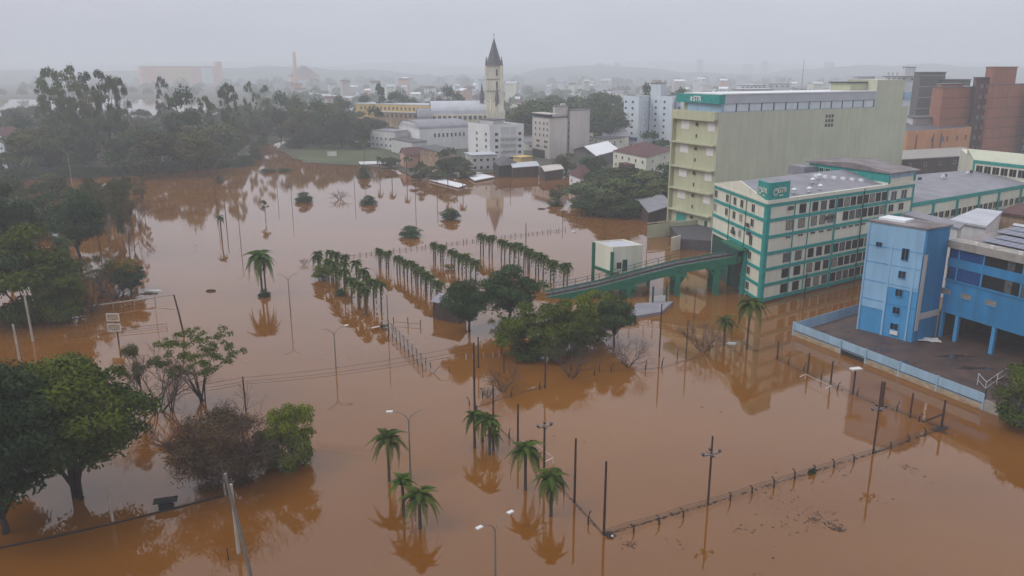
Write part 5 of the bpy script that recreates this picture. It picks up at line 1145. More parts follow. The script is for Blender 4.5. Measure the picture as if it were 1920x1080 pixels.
# centre cluster
tpx('mid_dark', 880, 622, 524, 112, 'dark tree with a bent trunk beside the brown hut', 0)
tpx('mid_dark', 955, 606, 497, 142, 'tallest dark tree of the centre cluster', 1)
tpx('mid_green', 980, 670, 560, 120, 'green tree at the left foot of the centre cluster', 0)
tpx('mid_green', 1035, 668, 552, 120, 'green tree in the middle of the centre cluster', 1)
tpx('mid_bright', 1112, 640, 533, 105, 'yellow green tree of the centre cluster, just below the ramp', 1)
tpx('mid_dark', 1152, 648, 548, 88, 'dark tree at the right end of the centre cluster', 2)
tpx('mid_green', 1078, 662, 565, 105, 'green tree right of centre in the cluster below the ramp', 2)
tpx('sparse_olive', 940, 662, 590, 60, 'sparse olive tree at the left edge of the centre cluster', 0)
bpx(1072, 708, 632, 105, 'bare fan shaped shrub in front of the centre cluster', DENSE, 0, name='bare_shrub', cat='bush')
bpx(1178, 688, 622, 90, 'bare round shrub right of the centre cluster', DENSE, 1, name='bare_shrub', cat='bush')
bpx(943, 735, 672, 85, 'bare shrub among the wooden posts left of centre', DENSE, 1, name='bare_shrub', cat='bush')
bpx(1318, 660, 595, 110, 'bare spreading tree left of the two palms on the right', DENSE, 0)
bpx(915, 745, 722, 40, 'heap of brown twigs at the foot of the wooden posts', BARE, 1, name='bare_shrub', cat='bush')
tpx('mid_green', 1925, 800, 668, 150, 'green tree with brown tints at the right edge in front of the railing', 1)
bpx(1895, 790, 690, 110, 'bare branches around the tree at the right edge', BARE, 1)
for px, y_ in ((1525, 884), (1519, 886)): tpx('bush', px, y_ + 3, y_ - 9, 11, 'small green weed clump caught on the fence line' if px > 1520 else 'tiny weed clump caught on the fence line just left of another', name='weed', cat='weed')

# ------------------------------------------------------------------ palms
def frond_mesh(seed, droop, n=22, lw=.05, m='palm', ll=.34):
    g = random.Random(seed); mb = MB(); pts_ = []
    for i in range(n + 1):
        t_ = i / n; pts_.append(Vector((t_ * (1 - .18 * droop * t_), 0, .42 * math.sin(t_ * 2.4) - droop * t_ ** 2.4)))
    mb.tube(pts_, [.014 * (1 - .8 * i / n) for i in range(n + 1)], 3, cap=False)
    for i in range(1, n + 1):
        p = pts_[i]; d = (pts_[i] - pts_[i - 1]).normalized(); l = ll * math.sin(math.pi * (i / n * .82 + .12)) * g.uniform(.85, 1.15)
        for sgn in (-1, 1):
            for q in range(2):
                dr = Vector((0, sgn, -.35 - .5 * g.random() - .3 * q)).normalized(); e_ = p + d * .07 * q + (dr + d * .45).normalized() * l; b_ = p + d * .05 * q
                mid_ = b_.lerp(e_, .5) + Vector((0, 0, .02)); mb.face([b_ - d * lw * .3, mid_ - d * lw * .5, e_, mid_ + d * lw * .5, b_ + d * lw * .3])
    return mb.mesh('frond', M[m])
FN = {k: [frond_mesh(i + 5, dr, m=k) for i, dr in enumerate((.55, .8, 1.0, 1.25))] for k in ('palm', 'palm_bright', 'palm_dead')}
FN['far'] = [frond_mesh(i + 25, dr, n=8, lw=.17, ll=.36) for i, dr in enumerate((.7, 1.0, 1.3, 1.6))]
ptm = MB().tube([(0, 0, -.1), (.01, 0, .3), (-.01, .01, .65), (0, 0, .95), (0, 0, 1.02)], [1, .85, .78, .85, .5], 7).mesh('trunk', M['palmtrunk'], True)
PR_ = random.Random(17)
def palm(p, h, r, label, nf=15, kind='palm', group=None, tr=.17, dead=0, lift=0.0, lean=(0, 0)):
    o = root('palm_tree', (p[0], p[1], 0), label, 'palm', group); o.rotation_euler = (lean[0], lean[1], 0)
    t_ = mobj('trunk', ptm, o); t_.scale = (tr, tr, h)
    for k in range(nf):
        lv = k / max(1, nf - 1); a_ = 2.4 * k + PR_.uniform(-.2, .2); ml = FN[kind]; i = min(3, int(lv * 3.99)); up = .85 - 1.0 * lv + lift + PR_.uniform(-.12, .12)
        f = mobj('frond', ml[i], o, (0, 0, h)); f.rotation_euler = (0, -up, a_); s = r * PR_.uniform(.85, 1.12); f.scale = (s, s, s)
    for k in range(dead):
        f = mobj('frond', FN['palm_dead'][3], o, (0, 0, h)); f['label'] = 'hanging yellow dead frond'; f.rotation_euler = (0, 1.0, PR_.uniform(0, 6.28)); f.scale = (r * .8,) * 3
    return o
def ppx(px, b_, t_, wpx, label, **k):
    p = at(px, b_); Yc = (p.y * ca + H * sa); r = wpx / F0 * Yc / 2 * (.92 if k.get('kind') != 'far' else 1); hh = zt(p, t_); return palm(p, max(.4, hh - r * .42), r * (1.08 if k.get('kind') != 'far' else 1.15), label, **k)
ppx(730, 902, 818, 78, 'feather palm standing alone left of the double lamp post', nf=14)
ppx(788, 990, 925, 90, 'low feather palm in front of the bright green one', nf=15, lift=-.05)
ppx(757, 968, 900, 62, 'bright green palm crown almost at the water', nf=15, kind='palm_bright', lift=.25)
ppx(985, 918, 838, 80, 'feather palm between the wooden goal posts, behind the drooping one', nf=14)
ppx(1033, 967, 888, 84, 'dark drooping palm nearest the corner post of the field', nf=16, lift=-.22)
ppx(890, 840, 778, 52, 'palm at the back left of the small palm group', nf=13)
ppx(918, 852, 785, 62, 'palm in the middle of the small palm group', nf=14)
ppx(905, 828, 782, 48, 'palm at the back right of the small palm group', nf=12)
ppx(925, 846, 812, 44, 'lowest palm of the small palm group', nf=12)
ppx(1400, 655, 566, 72, 'dark tall palm in front of the school block corner', nf=15)
ppx(1357, 646, 598, 52, 'shorter palm left of the dark tall one', nf=14)
ppx(492, 552, 478, 66, 'large palm with hanging yellow fronds standing alone in open water', nf=18, kind='palm_bright', dead=3, tr=.22)
tpx('bush', 496, 556, 540, 28, 'small plants at the foot of the palm with yellow fronds', 1, name='bush', cat='bush')
palm(at(499, 553), 5.6, 2.2, 'second slender palm stem right behind the palm with yellow fronds', nf=8, tr=.18)
ppx(416, 448, 407, 20, 'tiny drowned palm beside the thin dark pole', nf=9, kind='far')
for px, b_, t_, w_, lb in ((683, 305, 262, 22, 'palm silhouette at the meadow edge'), (763, 338, 296, 16, 'palm at the flooded shore left of the tan building'), (735, 336, 300, 18, 'palm standing in water below the meadow'), (790, 340, 305, 16, 'palm in water before the long white roof'), (840, 356, 318, 15, 'palm behind the long white roof'), (868, 358, 322, 18, 'palm in water right of the long white roof'), (712, 333, 296, 15, 'thin palm at the shoreline below the white annex')):
    ppx(px, b_, t_, w_, lb, nf=10, kind='far')
def prow(lab, group, ends, n, hpx0, hpx1, w0, w1, jit=1.5, nf=11, rows=1):
    g = random.Random(len(lab) + n); (x0, y0), (x1, y1) = ends
    for k in range(n):
        f_ = k / (n - 1); a_, b_ = at(x0, y0), at(x1, y1); p = a_.lerp(b_, f_); p += Vector((g.uniform(-.7, .7), g.uniform(-.5, .5), 0)); off = 0
        if rows == 2: p += Vector((-1.7 if k % 2 else 1.7, 0, 0))
        px, py = prj((p.x, p.y, 0)); hp = hpx0 + (hpx1 - hpx0) * f_; w_ = w0 + (w1 - w0) * f_
        words = ['first', 'second', 'third', 'fourth', 'fifth', 'sixth', 'seventh', 'eighth', 'ninth', 'tenth', 'eleventh', 'twelfth', 'thirteenth', 'fourteenth', 'fifteenth', 'sixteenth', 'seventeenth', 'eighteenth', 'nineteenth', 'twentieth', 'twenty first', 'twenty second']
        ppx(px, py, py - hp * g.uniform(.80, 1.0), w_ * 1.18 * g.uniform(.8, 1.2), '%s palm from the far end of the %s' % (words[k], lab), nf=nf, kind='far', group=group, tr=.15)
prow('dense double palm row', 'palms of the dense double row', ((608, 505), (700, 592)), 18, 40, 58, 23, 28, rows=2, nf=12)
prow('thin palm row left of centre', 'palms of the thin row left of centre', ((714, 497), (832, 566)), 17, 36, 40, 18, 22)
prow('short palm row with a yellow shrub', 'palms of the short row', ((816, 484), (886, 527)), 11, 34, 40, 18, 23)
prow('long palm row on the right', 'palms of the long right row', ((904, 474), (1066, 538)), 19, 42, 44, 18, 24)
tpx('autumn', 843, 505, 494, 26, 'yellow shrub just above water in the short palm row', 0, name='bush', cat='bush')

# ================================================================== POLES, FENCES, LAMPS, DEBRIS
def pole(px, b_, t_, r=.11, m='post', label='', name='pole', top_px=None, group=None):
    p = at(px, b_); h = zt(p, t_); o = root(name, p, label, 'pole', group); tp_ = Vector((0, 0, h))
    if top_px is not None:
        q = atD(top_px, t_, p.y); tp_ = Vector((q.x - p.x, 0, q.z))
    part('shaft', MB().tube([p + Vector((0, 0, -1)) - tp_.normalized() * .2, p + tp_ * .5, p + tp_], [r * 1.1, r, r * .85], 7), M[m], o); return o, p, tp_
def crossarm(o, p, z, w=.9, kind='floods'):
    part('crossarm', MB().box(-w, w, -.05, .05, -.05, .05).box(-.05, .05, -w * .7, w * .7, -.05, .05), M['steel'], o, p + Vector((0, 0, z)), .4)
    for sx, sy in ((-w, 0), (w, 0), (-.35 * w, -.6 * w), (.3 * w, .65 * w)):
        part('lamp_head', MB().tube([(0, 0, 0), (0, -.02, .08), (0, -.04, .26)], [.05, .13, .16], 8), M['roofdark'], o, p + Vector((sx * math.cos(.4) - sy * math.sin(.4), sx * math.sin(.4) + sy * math.cos(.4), z + .02)))
pole(1132, 1003, 865, label='dark pole at the near corner of the flooded field, rising from the fence corner')
pole(1077, 942, 822, label='dark pole left of the near corner pole, behind the drooping palm')
o, p, t_ = pole(1327, 946, 818, label='dark pole with four small floodlights on the near fence line', r=.10); crossarm(o, p, t_.z * .74)
o, p, t_ = pole(1637, 850, 715, label='dark pole with floodlights right of the plain poles, on the near fence line', r=.10); crossarm(o, p, t_.z * .62)
o, p, t_ = pole(1020, 892, 797, label='dark pole with a small crossarm behind the feather palms'); crossarm(o, p, t_.z * .97, .7)
pole(971, 838, 757, label='plain dark pole between the small palm group and the crossarm pole')
pole(925, 792, 722, r=.10, label='dark pole rising behind the small palm group')
pole(890, 772, 642, r=.12, label='tall dark pole at the back left corner of the flooded field')
pole(897, 690, 632, r=.10, label='thinner dark pole just behind the tall one at the back left corner')
pole(1022, 728, 660, r=.11, label='dark pole in front of the centre tree cluster')
pole(945, 700, 655, r=.08, label='short dark pole under the left edge of the centre cluster')
pole(1236, 668, 570, r=.10, label='tall dark pole in the channel in front of the drowned flat roof')
pole(1301, 600, 552, r=.06, label='thin short pole standing near the school block ramp')
pole(1286, 672, 600, r=.08, label='dark pole beside the bare tree on the right')
for px, b_, t_, w in ((1457, 674, 640, 'farthest'), (1514, 700, 661, 'second'), (1557, 722, 677, 'third'), (1706, 783, 737, 'fifth')): pole(px, b_, t_, r=.11, label='short thick dark pole, %s along the right side of the field' % w)
pole(1653, 762, 716, r=.15, label='thick dark pole behind the floodlight pole, fourth along the right side')
o, p, t_ = pole(1765, 802, 750, r=.13, label='dark corner pole with a diagonal brace at the right corner of the field')
q = at(1728, 792, .3); part('brace', MB().tube([q, p + Vector((0, 0, t_.z * .5))], .11, 6), M['post'], o)
o, p, t_ = pole(1599, 738, 694, r=.12, label='dark pole carrying a pale flat lamp beside the blue fence'); part('lamp_head', MB().box(-.7, .7, -.35, .35, 0, .16), M['whitemetal'], o, p + t_ + Vector((0, 0, .1)), .3)
pole(408, 400, 330, r=.09, label='thin tall dark pole in open water above the tiny drowned palm'); pole(425, 425, 374, r=.10, label='short thin dark pole right of the tiny drowned palm')
pole(521, 372, 330, r=.08, label='faint slender pole left of the dome shaped bush', m='steel'); pole(548, 392, 338, r=.08, label='slender pole touching the dome shaped bush', m='steel'); pole(665, 360, 308, r=.09, m='steel', label='pale slender pole left of the small dark bush')
pole(820, 375, 330, r=.09, m='post', label='slender dark pole right of the long white roof in open water'); pole(779, 372, 318, r=.09, label='slender dark pole below the peach house')
pole(957, 352, 318, r=.09, label='slender pole in front of the shed with the pale green roof'); pole(986, 480, 418, r=.09, label='dark pole above the long palm row'); pole(729, 640, 553, r=.06, m='post', label='thin pole at the far end of the collapsed mesh fence')
pole(1133, 452, 408, r=.08, label='thin dark pole in front of the massed grove'); pole(1508, 560, 513, r=.12, label='dark pole standing in front of the long window rows of the school block')
pole(1055, 410, 370, r=.07, label='thin pole at the waterline left of the grove'); pole(1212, 480, 440, r=.09, m='conpost', label='pale post at the left end of the boundary wall')
pole(62, 640, 550, r=.16, m='conpost', top_px=45, label='leaning pale concrete pole beside the ball court, right of two'); pole(42, 700, 608, r=.15, m='conpost', top_px=24, label='leaning pale concrete pole beside the ball court, left of two')
pole(212, 977, 908, r=.11, m='conpost', top_px=200, label='short pale post on the sunken wall line under the big tree')
pole(461, 770, 706, r=.09, label='dark wooden pole between the leafy tree and the yellow green tree, carrying cables')
pole(346, 628, 553, r=.13, m='post', top_px=326, label='leaning dark pole at the right end of the ball court rail'); pole(293, 590, 545, r=.05, m='conpost', label='thin pale pole near the right end of the ball court rail')
pole(448, 1037, 908, r=.15, m='conpost', top_px=433, label='thick pale concrete pole in the middle of the leaning group at the bottom'); 
o, p, t_ = pole(478, 1100, 888, r=.14, m='steel', top_px=422, label='grey concrete pole running out of the bottom edge')
part('insulator_bracket', MB().box(-.5, .5, -.06, .06, -.05, .05).tube([(-.3, 0, 0), (-.3, 0, .25)], .07, 6).tube([(.3, 0, 0), (.3, 0, .25)], .07, 6), M['roofdark'], o, p + t_ * .93)
pole(423, 928, 863, r=.09, m='conpost', top_px=414, label='thin pale pole behind the two thick concrete poles'); pole(428, 1050, 1027, r=.05, label='small dark stake left of the concrete poles')

def lamp_post(px, b_, t_, label, heads=(1, 1), s=1.0, ang_=0.0, mt='steel'):
    p = at(px, b_); h = zt(p, t_); o = root('street_lamp', p, label, 'street lamp', 'double armed street lamps', ang_)
    part('pole', MB().tube([(0, 0, -1), (0, 0, h * .5), (0, 0, h)], [.10, .08, .06], 7).mesh('pole', M[mt]), None, o, p)
    for i, sx in enumerate((-1, 1)):
        pts_ = [(0, 0, h - .1), (sx * .25 * s, 0, h + .45 * s), (sx * .8 * s, 0, h + .85 * s), (sx * 1.5 * s, 0, h + 1.0 * s)]
        part('arm', MB().tube(pts_, [.05, .045, .04, .035], 5).mesh('arm', M[mt]), None, o, p)
        if heads[i]: part('lamp_head', MB().box(min(sx * 1.45 * s, sx * 2.05 * s), max(sx * 1.45 * s, sx * 2.05 * s), -.16, .16, h + .93 * s, h + 1.05 * s).mesh('lamp_head', M['whitemetal']), None, o, p)
    return o
lamp_post(630, 690, 628, 'double armed lamp post in the open water left of the mesh fence', (0, 1), 1.0, .6)
lamp_post(770, 895, 788, 'double armed lamp post beside the lone feather palm, one white head', (1, 0), 1.0, .15)
lamp_post(929, 1085, 994, 'double armed lamp post at the bottom edge with two white heads', (1, 1), .9, .75)
lamp_post(545, 590, 525, 'thin double armed lamp post right of the palm with yellow fronds', (0, 0), 1.0, .3); lamp_post(452, 462, 408, 'faint double armed lamp post in open water right of the dark poles', (0, 0), 1.0, .2)
lamp_post(520, 372, 350, 'tiny bent lamp post far out between the bushes', (0, 0), .8, .2) if False else None
lamp_post(683, 318, 272, 'tall floodlight lamp at the meadow edge with two white heads', (1, 1), 1.4, 0)
lamp_post(135, 345, 290, 'thin curved street lamp in front of the left bank wood', (0, 0), 1.2, 0, 'conpost')

# field fence: bent top posts, wires, caught debris
ff = root('field_fence', at(1132, 1003), 'drowned chain link fence around the sports field, only bent post tops and wires showing', 'fence')
bent = MB().tube([(0, 0, -.6), (0, 0, .45), (.03, 0, .8), (.16, .05, 1.05), (.36, .1, 1.2)], [.085, .085, .08, .07, .06], 6).mesh('post', M['post'])
def fposts(lst, rz, sc=1.0):
    for px, y_ in lst:
        o = mobj('post', bent, ff, rel(ff, at(px, y_)), rz + TR.uniform(-.3, .3)); o.scale = (sc, sc, sc * TR.uniform(.75, 1.0)); o.rotation_euler[0] = TR.uniform(-.1, .1)
fposts([(1188, 999), (1236, 984), (1281, 970), (1369, 938), (1410, 925), (1451, 914), (1490, 899), (1528, 888), (1564, 877), (1601, 866), (1670, 842), (1704, 829), (1735, 818)], 3.3)
fposts([(1103, 983), (1050, 905), (1010, 868), (955, 822)], .6); fposts([(1478, 684), (1507, 696), (1540, 712), (1570, 731), (1607, 742), (1681, 772), (1723, 790)], .2)
fposts([(1012, 731), (1114, 704), (1124, 697), (1146, 698), (1210, 693), (1241, 687), (1270, 672), (1330, 660), (958, 745)], .8)
fposts([(880, 760), (893, 770), (905, 745)], 2.5)
def wire_line(name, parent, pts, sag=.0, r=.02, m='wire', z=.25, n=10):
    mb = MB(); g = random.Random(len(pts) + int(pts[0][0]))
    for k, (a_, b_) in enumerate(zip(pts[:-1], pts[1:])):
        A_, B_ = at(*a_), at(*b_); L_ = []
        for i in range(n + 1): L_.append(A_.lerp(B_, i / n) + Vector((0, 0, z + g.uniform(-.06, .06))))
        mb.tube(L_, r, 4, cap=False)
    return part(name, mb, M[m], parent)
outl = [(1132, 1003), (1327, 946), (1637, 850), (1768, 803)]; side = [(1768, 803), (1706, 780), (1606, 744), (1457, 674)]; side2 = [(1132, 1003), (1077, 942), (1020, 885), (925, 792), (890, 765)]; bk_ = [(890, 765), (960, 742), (1022, 724), (1130, 698), (1240, 690), (1330, 664)]
for z in (.12, .32, .52): wire_line('wire', ff, outl, z=z, r=.022); wire_line('wire', ff, side, z=z * .8, r=.018)
wire_line('wire', ff, side2, z=.12, r=.03); wire_line('wire', ff, bk_[:3], z=.05, r=.03); wire_line('wire', ff, bk_[3:], z=.1, r=.02)
db = MB(); g = random.Random(77)
def scatter(a_, b_, n, spread_, s0, s1, z=.02):
    A_, B_ = at(*a_), at(*b_)
    for k in range(n):
        p = A_.lerp(B_, g.random()) + Vector((g.gauss(0, spread_), g.gauss(0, spread_), 0)); s = g.uniform(s0, s1); t0 = g.uniform(0, 6.28); k_ = g.randint(4, 6)
        db.face([(p.x + math.cos(t0 + 6.283 * i / k_) * s * g.uniform(.3, 1), p.y + math.sin(t0 + 6.283 * i / k_) * s * g.uniform(.2, .7), z + g.uniform(0, .03)) for i in range(k_)])
for a_, b_ in zip(outl[:-1], outl[1:]): scatter(a_, b_, 110, .10, .05, .22)
for a_, b_ in zip(side[:-1], side[1:]): scatter(a_, b_, 60, .08, .05, .2)
for a_, b_ in zip(side2[:-1], side2[1:]): scatter(a_, b_, 30, .07, .04, .16)
scatter((1755, 808), (1772, 800), 60, .25, .1, .45, .08); scatter((1132, 1000), (1145, 1006), 50, .2, .1, .35, .08)
tag(mobj('fence_debris', db.mesh('fence_debris', M['debris'])), kind='stuff')
db = MB()
for c_ in ((1700, 875, 30, .45), (1535, 965, 60, .9), (1560, 985, 60, .5), (1525, 975, 40, .4), (1590, 885, 12, .8), (1490, 985, 24, 1.2), (1640, 930, 6, 2.0), (1420, 1040, 8, 1.6), (1572, 990, 40, .35), (1470, 940, 24, 1.4), (1270, 1020, 14, .8), (1180, 1020, 40, .35), (1500, 905, 14, 1.5), (990, 985, 6, .4), (1745, 905, 6, .7), (1400, 990, 16, 1.0)):
    scatter((c_[0] - 8, c_[1]), (c_[0] + 8, c_[1] + 2), c_[2], c_[3] * .8, .04, .17, .012)
for c_ in ((530, 400, 10, 6), (560, 440, 6, 5), (700, 420, 8, 8), (400, 560, 8, 3), (1110, 830, 6, 4), (1390, 760, 10, 3), (620, 480, 8, 4), (380, 530, 6, 4)):
    scatter((c_[0] - 8, c_[1]), (c_[0] + 8, c_[1] + 2), c_[2], c_[3], .08, .25, .012)
for k in range(34):  # strung debris line at the left
    f_ = k / 33; scatter((300 + 72 * f_, 345 + 127 * f_), (301 + 72 * f_, 346 + 127 * f_), 2 if k % 5 else 5, .35, .1, .35, .012)
tag(mobj('floating_debris', db.mesh('floating_debris', M['debris'])), kind='stuff')

# collapsed mesh fence in the middle
mf = root('mesh_fence', at(715, 606), 'narrow double wire mesh fence slanting through open water to a forked end', 'fence')
A_, B_ = at(722, 612, 0), at(800, 694, 0); dd_ = (B_ - A_).normalized(); nn_ = Vector((dd_.y, -dd_.x, 0))
for k in range(11):
    p = A_.lerp(B_, k / 10)
    for sg in (-.55, .55): part('post', MB().tube([p + nn_ * sg + Vector((0, 0, -.6)), p + nn_ * sg + Vector((0, 0, 1.0))], .06, 6), M['post'], mf)
    if k < 10:
        q = A_.lerp(B_, (k + 1) / 10)
        part('mesh_bay', MB().tube([p + nn_ * .55 + Vector((0, 0, 1)), q - nn_ * .55 + Vector((0, 0, 1))], .025, 4).tube([p - nn_ * .55 + Vector((0, 0, 1)), q + nn_ * .55 + Vector((0, 0, 1))], .025, 4).tube([p + nn_ * .55 + Vector((0, 0, 1)), q + nn_ * .55 + Vector((0, 0, 1))], .03, 4).tube([p - nn_ * .55 + Vector((0, 0, 1)), q - nn_ * .55 + Vector((0, 0, 1))], .03, 4).tube([p + nn_ * .55 + Vector((0, 0, 1)), q + nn_ * .55 + Vector((0, 0, .1))], .02, 4).tube([p - nn_ * .55 + Vector((0, 0, 1)), p + nn_ * .55 + Vector((0, 0, 1))], .03, 4), M['steel'], mf)
e1 = at(812, 700); part('fork', MB().tube([B_ + Vector((0, 0, 1)), e1], .07, 5).tube([at(824, 686, 1.0), e1], .07, 5).tube([at(824, 686, 1.0), at(842, 686, 1.0)], .04, 5).tube([at(842, 686, 1.0), at(843, 697)], .05, 5), M['steel'], mf)
ga = root('barrier_bar', at(713, 612), 'pale bar with tangled weeds at the far end of the mesh fence', 'barrier'); part('bar', MB().tube([at(697, 615, .5), at(712, 612, .55)], .12, 6), M['whitemetal'], ga); part('mount', MB().tube([at(712, 612, .5), at(726, 610, .3)], .22, 6), M['post'], ga)
def stub_fence(lab, a_, b_, n, h, m='post', wire=True):
    o = root('stub_fence', at(*a_), lab, 'fence'); A_, B_ = at(*a_), at(*b_); g = random.Random(n)
    for k in range(n):
        p = A_.lerp(B_, k / (n - 1)) + Vector((g.uniform(-.3, .3), g.uniform(-.3, .3), 0)); part('post', MB().tube([p - Vector((0, 0, .5)), p + Vector((g.uniform(-.05, .05), 0, h * g.uniform(.6, 1.1)))], .07, 5), M[m], o)
    if wire: part('wire', MB().tube([A_ + Vector((0, 0, h * .3)), B_ + Vector((0, 0, h * .3))], .03, 4), M['wire'], o)
stub_fence('long line of fence post tips crossing the water behind the palm rows', (655, 482), (1058, 432), 44, .8)
stub_fence('short run of dark stakes between the mesh fence and the brown hut', (740, 608), (790, 612), 3, 1.3); stub_fence('run of pale stakes along the water below the brown hut', (875, 674), (1000, 662), 9, .9, 'conpost')
stub_fence('stakes standing in the channel between the drowned roof and the bare tree', (1160, 625), (1225, 618), 4, 1.2, 'conpost', False)
# drowned hut, small roof, wall line at lower left
hp_ = [at(812, 597), at(860, 607), at(874, 590), at(826, 582)]
hu = root('brown_hut', hp_[0], 'dark brown flooded hut with a grey sheet roof left of the centre trees', 'hut'); hh = zt(hp_[0], 566)
prism('wall', hu, hp_, -.5, hh, 'brown'); prism('roof', hu, inset(hp_, -.35), hh, hh + .15, 'roofgrey')
aH = ang(hp_[0], hp_[1])
for k in range(7): fbox('board', hu, Vector(hp_[0][:2]), aH, 'brown', .05 + k * .56, .53 + k * .56, -.3, hh - .05, 0, .05)
ws = root('waste_shelter', at(312, 950), 'tiny dark roofed shelter on the sunken wall at the lower left', 'shelter'); p = at(312, 952)
part('roof', MB().box(-1.0, 1.0, -.5, .5, 0.72, 0.80), M['void'], ws, p, .3); part('body', MB().box(-.6, .6, -.35, .35, -.4, .5), M['void'], ws, p, .3)
for sx in (-.7, .7): part('leg', MB().box(sx * .8 - .05, sx * .8 + .05, -.05, .05, .5, .72), M['post'], ws, p, .3)
sw = root('sunken_wall', at(420, 928), 'dark sunken wall top running from the concrete poles to the left edge', 'wall')
wl_ = [at(420, 930), at(330, 953), at(215, 982), at(100, 1008), at(-60, 1040)]
for a_, b_ in zip(wl_[:-1], wl_[1:]):
    d_ = (b_ - a_).normalized(); n_ = Vector((-d_.y, d_.x, 0)) * .09; part('wall_top', MB().poly([tuple((a_ + n_)[:2]), tuple((b_ + n_)[:2]), tuple((b_ - n_)[:2]), tuple((a_ - n_)[:2])], -1, .12), M['debris'], sw)
# ball court
cr = root('court_rail', at(85, 588), 'long pale horizontal rail on posts behind the drowned ball court', 'railing')
r0, r1, r2 = at(85, 585, .9), at(290, 558, .9), at(327, 553, 1.3)
part('rail', MB().tube([r0, r0.lerp(r1, .5), r1], .13, 6), M['conpost'], cr); part('cable', MB().tube([r1, r2], .03, 4), M['wire'], cr)
for f_ in (.0, .12, .35, .6, .8, 1.0):
    q = r0.lerp(r1, f_); part('post', MB().tube([q - Vector((0, 0, 1.6)), q], .08, 6), M['conpost'], cr)
nt_ = root('court_net', at(120, 632), 'faint net cable stretched over the drowned ball court', 'net'); n0_, n1_ = at(122, 628, .5), at(312, 607, .6)
part('cable', MB().tube([n0_, n1_], .035, 4).tube([n0_ - Vector((0, 0, .4)), n1_ - Vector((0, 0, .4))], .025, 4), M['wire'], nt_)
for q in (n0_, n1_): part('post', MB().tube([q - Vector((0, 0, 1)), q + Vector((0, 0, .1))], .06, 6), M['conpost'], nt_)
bh = root('basketball_hoops', at(223, 645), 'post with two stacked white framed basketball backboards', 'basketball hoop'); p = at(223, 645); ho = zt(p, 612)
part('post', MB().tube([p + Vector((0, 0, -1)), p + Vector((0, 0, zt(p, 588)))], .10, 7), M['post'], bh)
for z in (zt(p, 613), zt(p, 594)):
    bd_ = part('backboard', MB().box(-.85, .85, -.18, -.14, -.5, .5), M['silt'], bh, p + Vector((-.2, -.1, z)))
    f2 = MB().box(-.92, .92, -.24, -.14, .46, .56).box(-.92, .92, -.24, -.14, -.56, -.46).box(-.92, -.82, -.24, -.14, -.46, .46).box(.82, .92, -.24, -.14, -.46, .46); mobj('frame', f2.mesh('frame', M['whitemetal']), bd_)
    hp2 = MB(); 
    for k in range(10): t0, t1 = k * .628, (k + 1) * .628; hp2.tube([(.22 * math.cos(t0), -.5 + .22 * math.sin(t0), -.28), (.22 * math.cos(t1), -.5 + .22 * math.sin(t1), -.28)], .025, 4)
    mobj('hoop', hp2.mesh('hoop', M['roofdark']), bd_)
# goals
def goal(lab, a_, b_, h):
    A_, B_ = at(*a_), at(*b_); o = root('goal_frame', A_, lab, 'goal'); t1, t2 = A_ + Vector((0, 0, h)), B_ + Vector((0, 0, h))
    part('crossbar', MB().tube([t1, t2], .035, 6), M['conpost'], o)
    for q in (A_, B_): part('goal_post', MB().tube([q - Vector((0, 0, 1)), q + Vector((0, 0, h))], .04, 6), M['whitemetal'], o)
    for q in (A_, B_): part('stay', MB().tube([q + Vector((0, 0, h)), q + Vector((0, 0, h)) + (B_ - A_).normalized().cross(Vector((0, 0, 1))) * .9 - Vector((0, 0, .2))], .04, 5), M['whitemetal'], o)
goal('white football goal top at the right end of the field', (1509, 712), (1557, 734), .75); goal('white football goal top at the left end of the field beside the palms', (999, 840), (1037, 870), .7)
# cables between the poles
def cable(lab, P_, Q_, sag, r=.018):
    o = root('power_cable', P_, lab, 'cable'); part('cable', MB().tube([P_.lerp(Q_, i / 16) - Vector((0, 0, sag * 4 * (i / 16) * (1 - i / 16))) for i in range(17)], r, 4, cap=False), M['wire'], o)
pa, pb = at(461, 770), at(890, 772); za, zb = zt(pa, 706), zt(pb, 642)
for k, (dz, nm) in enumerate(((-.15, 'highest'), (-.75, 'middle'), (-1.15, 'lowest'))):
    cable('%s of three thin cables spanning the open water to the tall dark pole' % nm, pa + Vector((0, 0, za + dz * .8)), pb + Vector((0, 0, zb + dz)), .5)
    cable('%s of three thin cables running left from the wooden pole' % nm, pa + Vector((0, 0, za + dz * .8)), at(150, 800) + Vector((0, 0, za + dz)), .5)
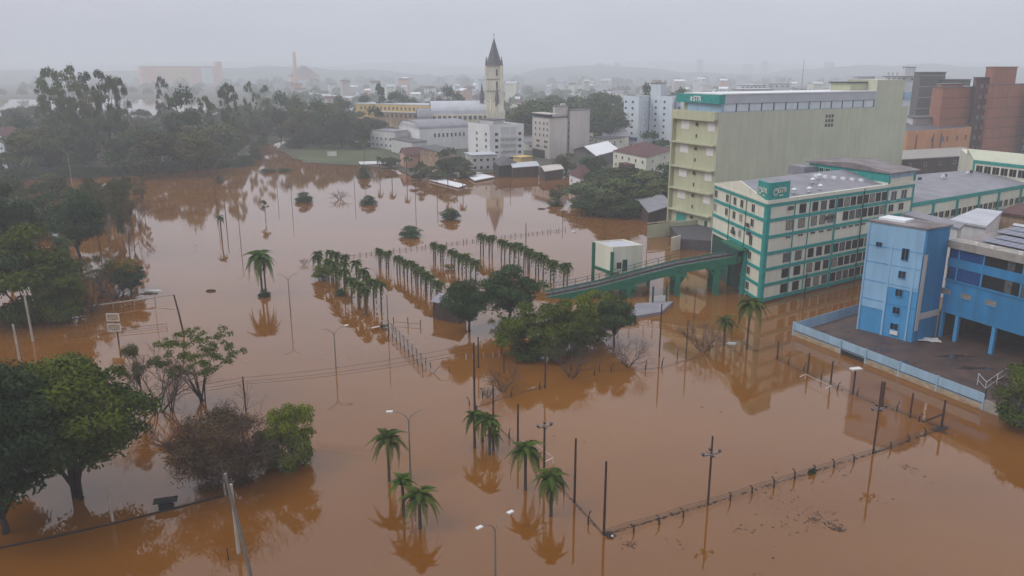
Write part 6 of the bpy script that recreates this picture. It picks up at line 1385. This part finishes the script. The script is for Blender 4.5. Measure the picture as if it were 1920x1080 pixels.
# floating white debris, boat like log, bag
def blob(name, lab, cat, px, y_, sx, sy, sz, m, rz=0, seed=1):
    g = random.Random(seed); p = at(px, y_); mb = MB(); rings = []
    for i, (f_, z_) in enumerate(((1, -.1), (1.0, .3), (.75, .8), (.2, 1.0))):
        rings.append([(math.cos(6.283 * k / 9) * sx * f_ * g.uniform(.8, 1.15), math.sin(6.283 * k / 9) * sy * f_ * g.uniform(.8, 1.15), sz * z_) for k in range(9)])
    for a_, b_ in zip(rings[:-1], rings[1:]):
        for k in range(9): mb.face([a_[k], a_[(k + 1) % 9], b_[(k + 1) % 9], b_[k]])
    mb.face(rings[-1]); tag(mobj(name, mb.mesh(name, M[m], True), None, p, rz), lab, cat)
blob('floating_log', 'dark log drifting in open water right of the dark round bush', 'log', 395, 546, .85, .25, .35, 'post', .1)
blob('white_debris', 'white sheet of rubbish afloat beside the dark round bush', 'rubbish', 285, 546, 1.6, .5, .25, 'whitemetal', .15, 2); blob('dark_debris', 'dark drifting branches just below the white rubbish', 'rubbish', 280, 551, 1.6, .35, .18, 'debris', .1, 3)
blob('white_bags', 'white plastic bags caught between the two right hand palms', 'rubbish', 1371, 645, .8, .4, .3, 'whitemetal', .1, 4); blob('dark_plank', 'dark plank afloat right of the tall right hand palm', 'plank', 1417, 658, .55, .12, .12, 'post', .05, 5)
blob('white_bottle', 'small white float caught at the near corner of the fence', 'rubbish', 1148, 1007, .12, .12, .2, 'whitemetal', 0, 6); blob('floating_scrap', 'dark scrap drifting beyond the long palm row', 'rubbish', 1015, 392, 1.2, .5, .3, 'debris', 0, 7); blob('pale_scrap', 'pale scrap floating by the edge of the grove reflection', 'rubbish', 1076, 435, .5, .3, .3, 'whitemetal', 0, 8)

# ------------------------------------------------------------------ labels: tell repeats apart by their place
ORD = ['first', 'second', 'third', 'fourth', 'fifth', 'sixth', 'seventh', 'eighth', 'ninth', 'tenth', 'eleventh', 'twelfth', 'thirteenth', 'fourteenth', 'fifteenth', 'sixteenth', 'seventeenth', 'eighteenth', 'nineteenth', 'twentieth']
by = {}
for o in list(S.objects):
    if o.parent is None and o.get('label'): by.setdefault(o['label'], []).append(o)
for lb, os_ in by.items():
    if len(os_) < 2: continue
    os_.sort(key=lambda o: o.location.y); nrow = max(1, math.ceil(len(os_) / 14)); per = math.ceil(len(os_) / nrow)
    for r_ in range(nrow):
        row = sorted(os_[r_ * per:(r_ + 1) * per], key=lambda o: prj(o.location)[0])
        for k, o in enumerate(row):
            where = '' if nrow == 1 else ' in row %s from the front' % ['one', 'two', 'three', 'four', 'five', 'six', 'seven', 'eight', 'nine'][r_]
            base = lb.split(); room = 16 - 4 - (0 if nrow == 1 else 6)
            if len(base) > room:
                base = base[:room]
                while base[-1] in ('the', 'a', 'of', 'in', 'on', 'left', 'with', 'and', 'at', 'behind', 'rising', 'between', 'among', 'above', 'standing', 'far', 'dense', 'upper'): base.pop()
            o['label'] = ' '.join(base) + ', ' + ORD[k] + ' from left' + where
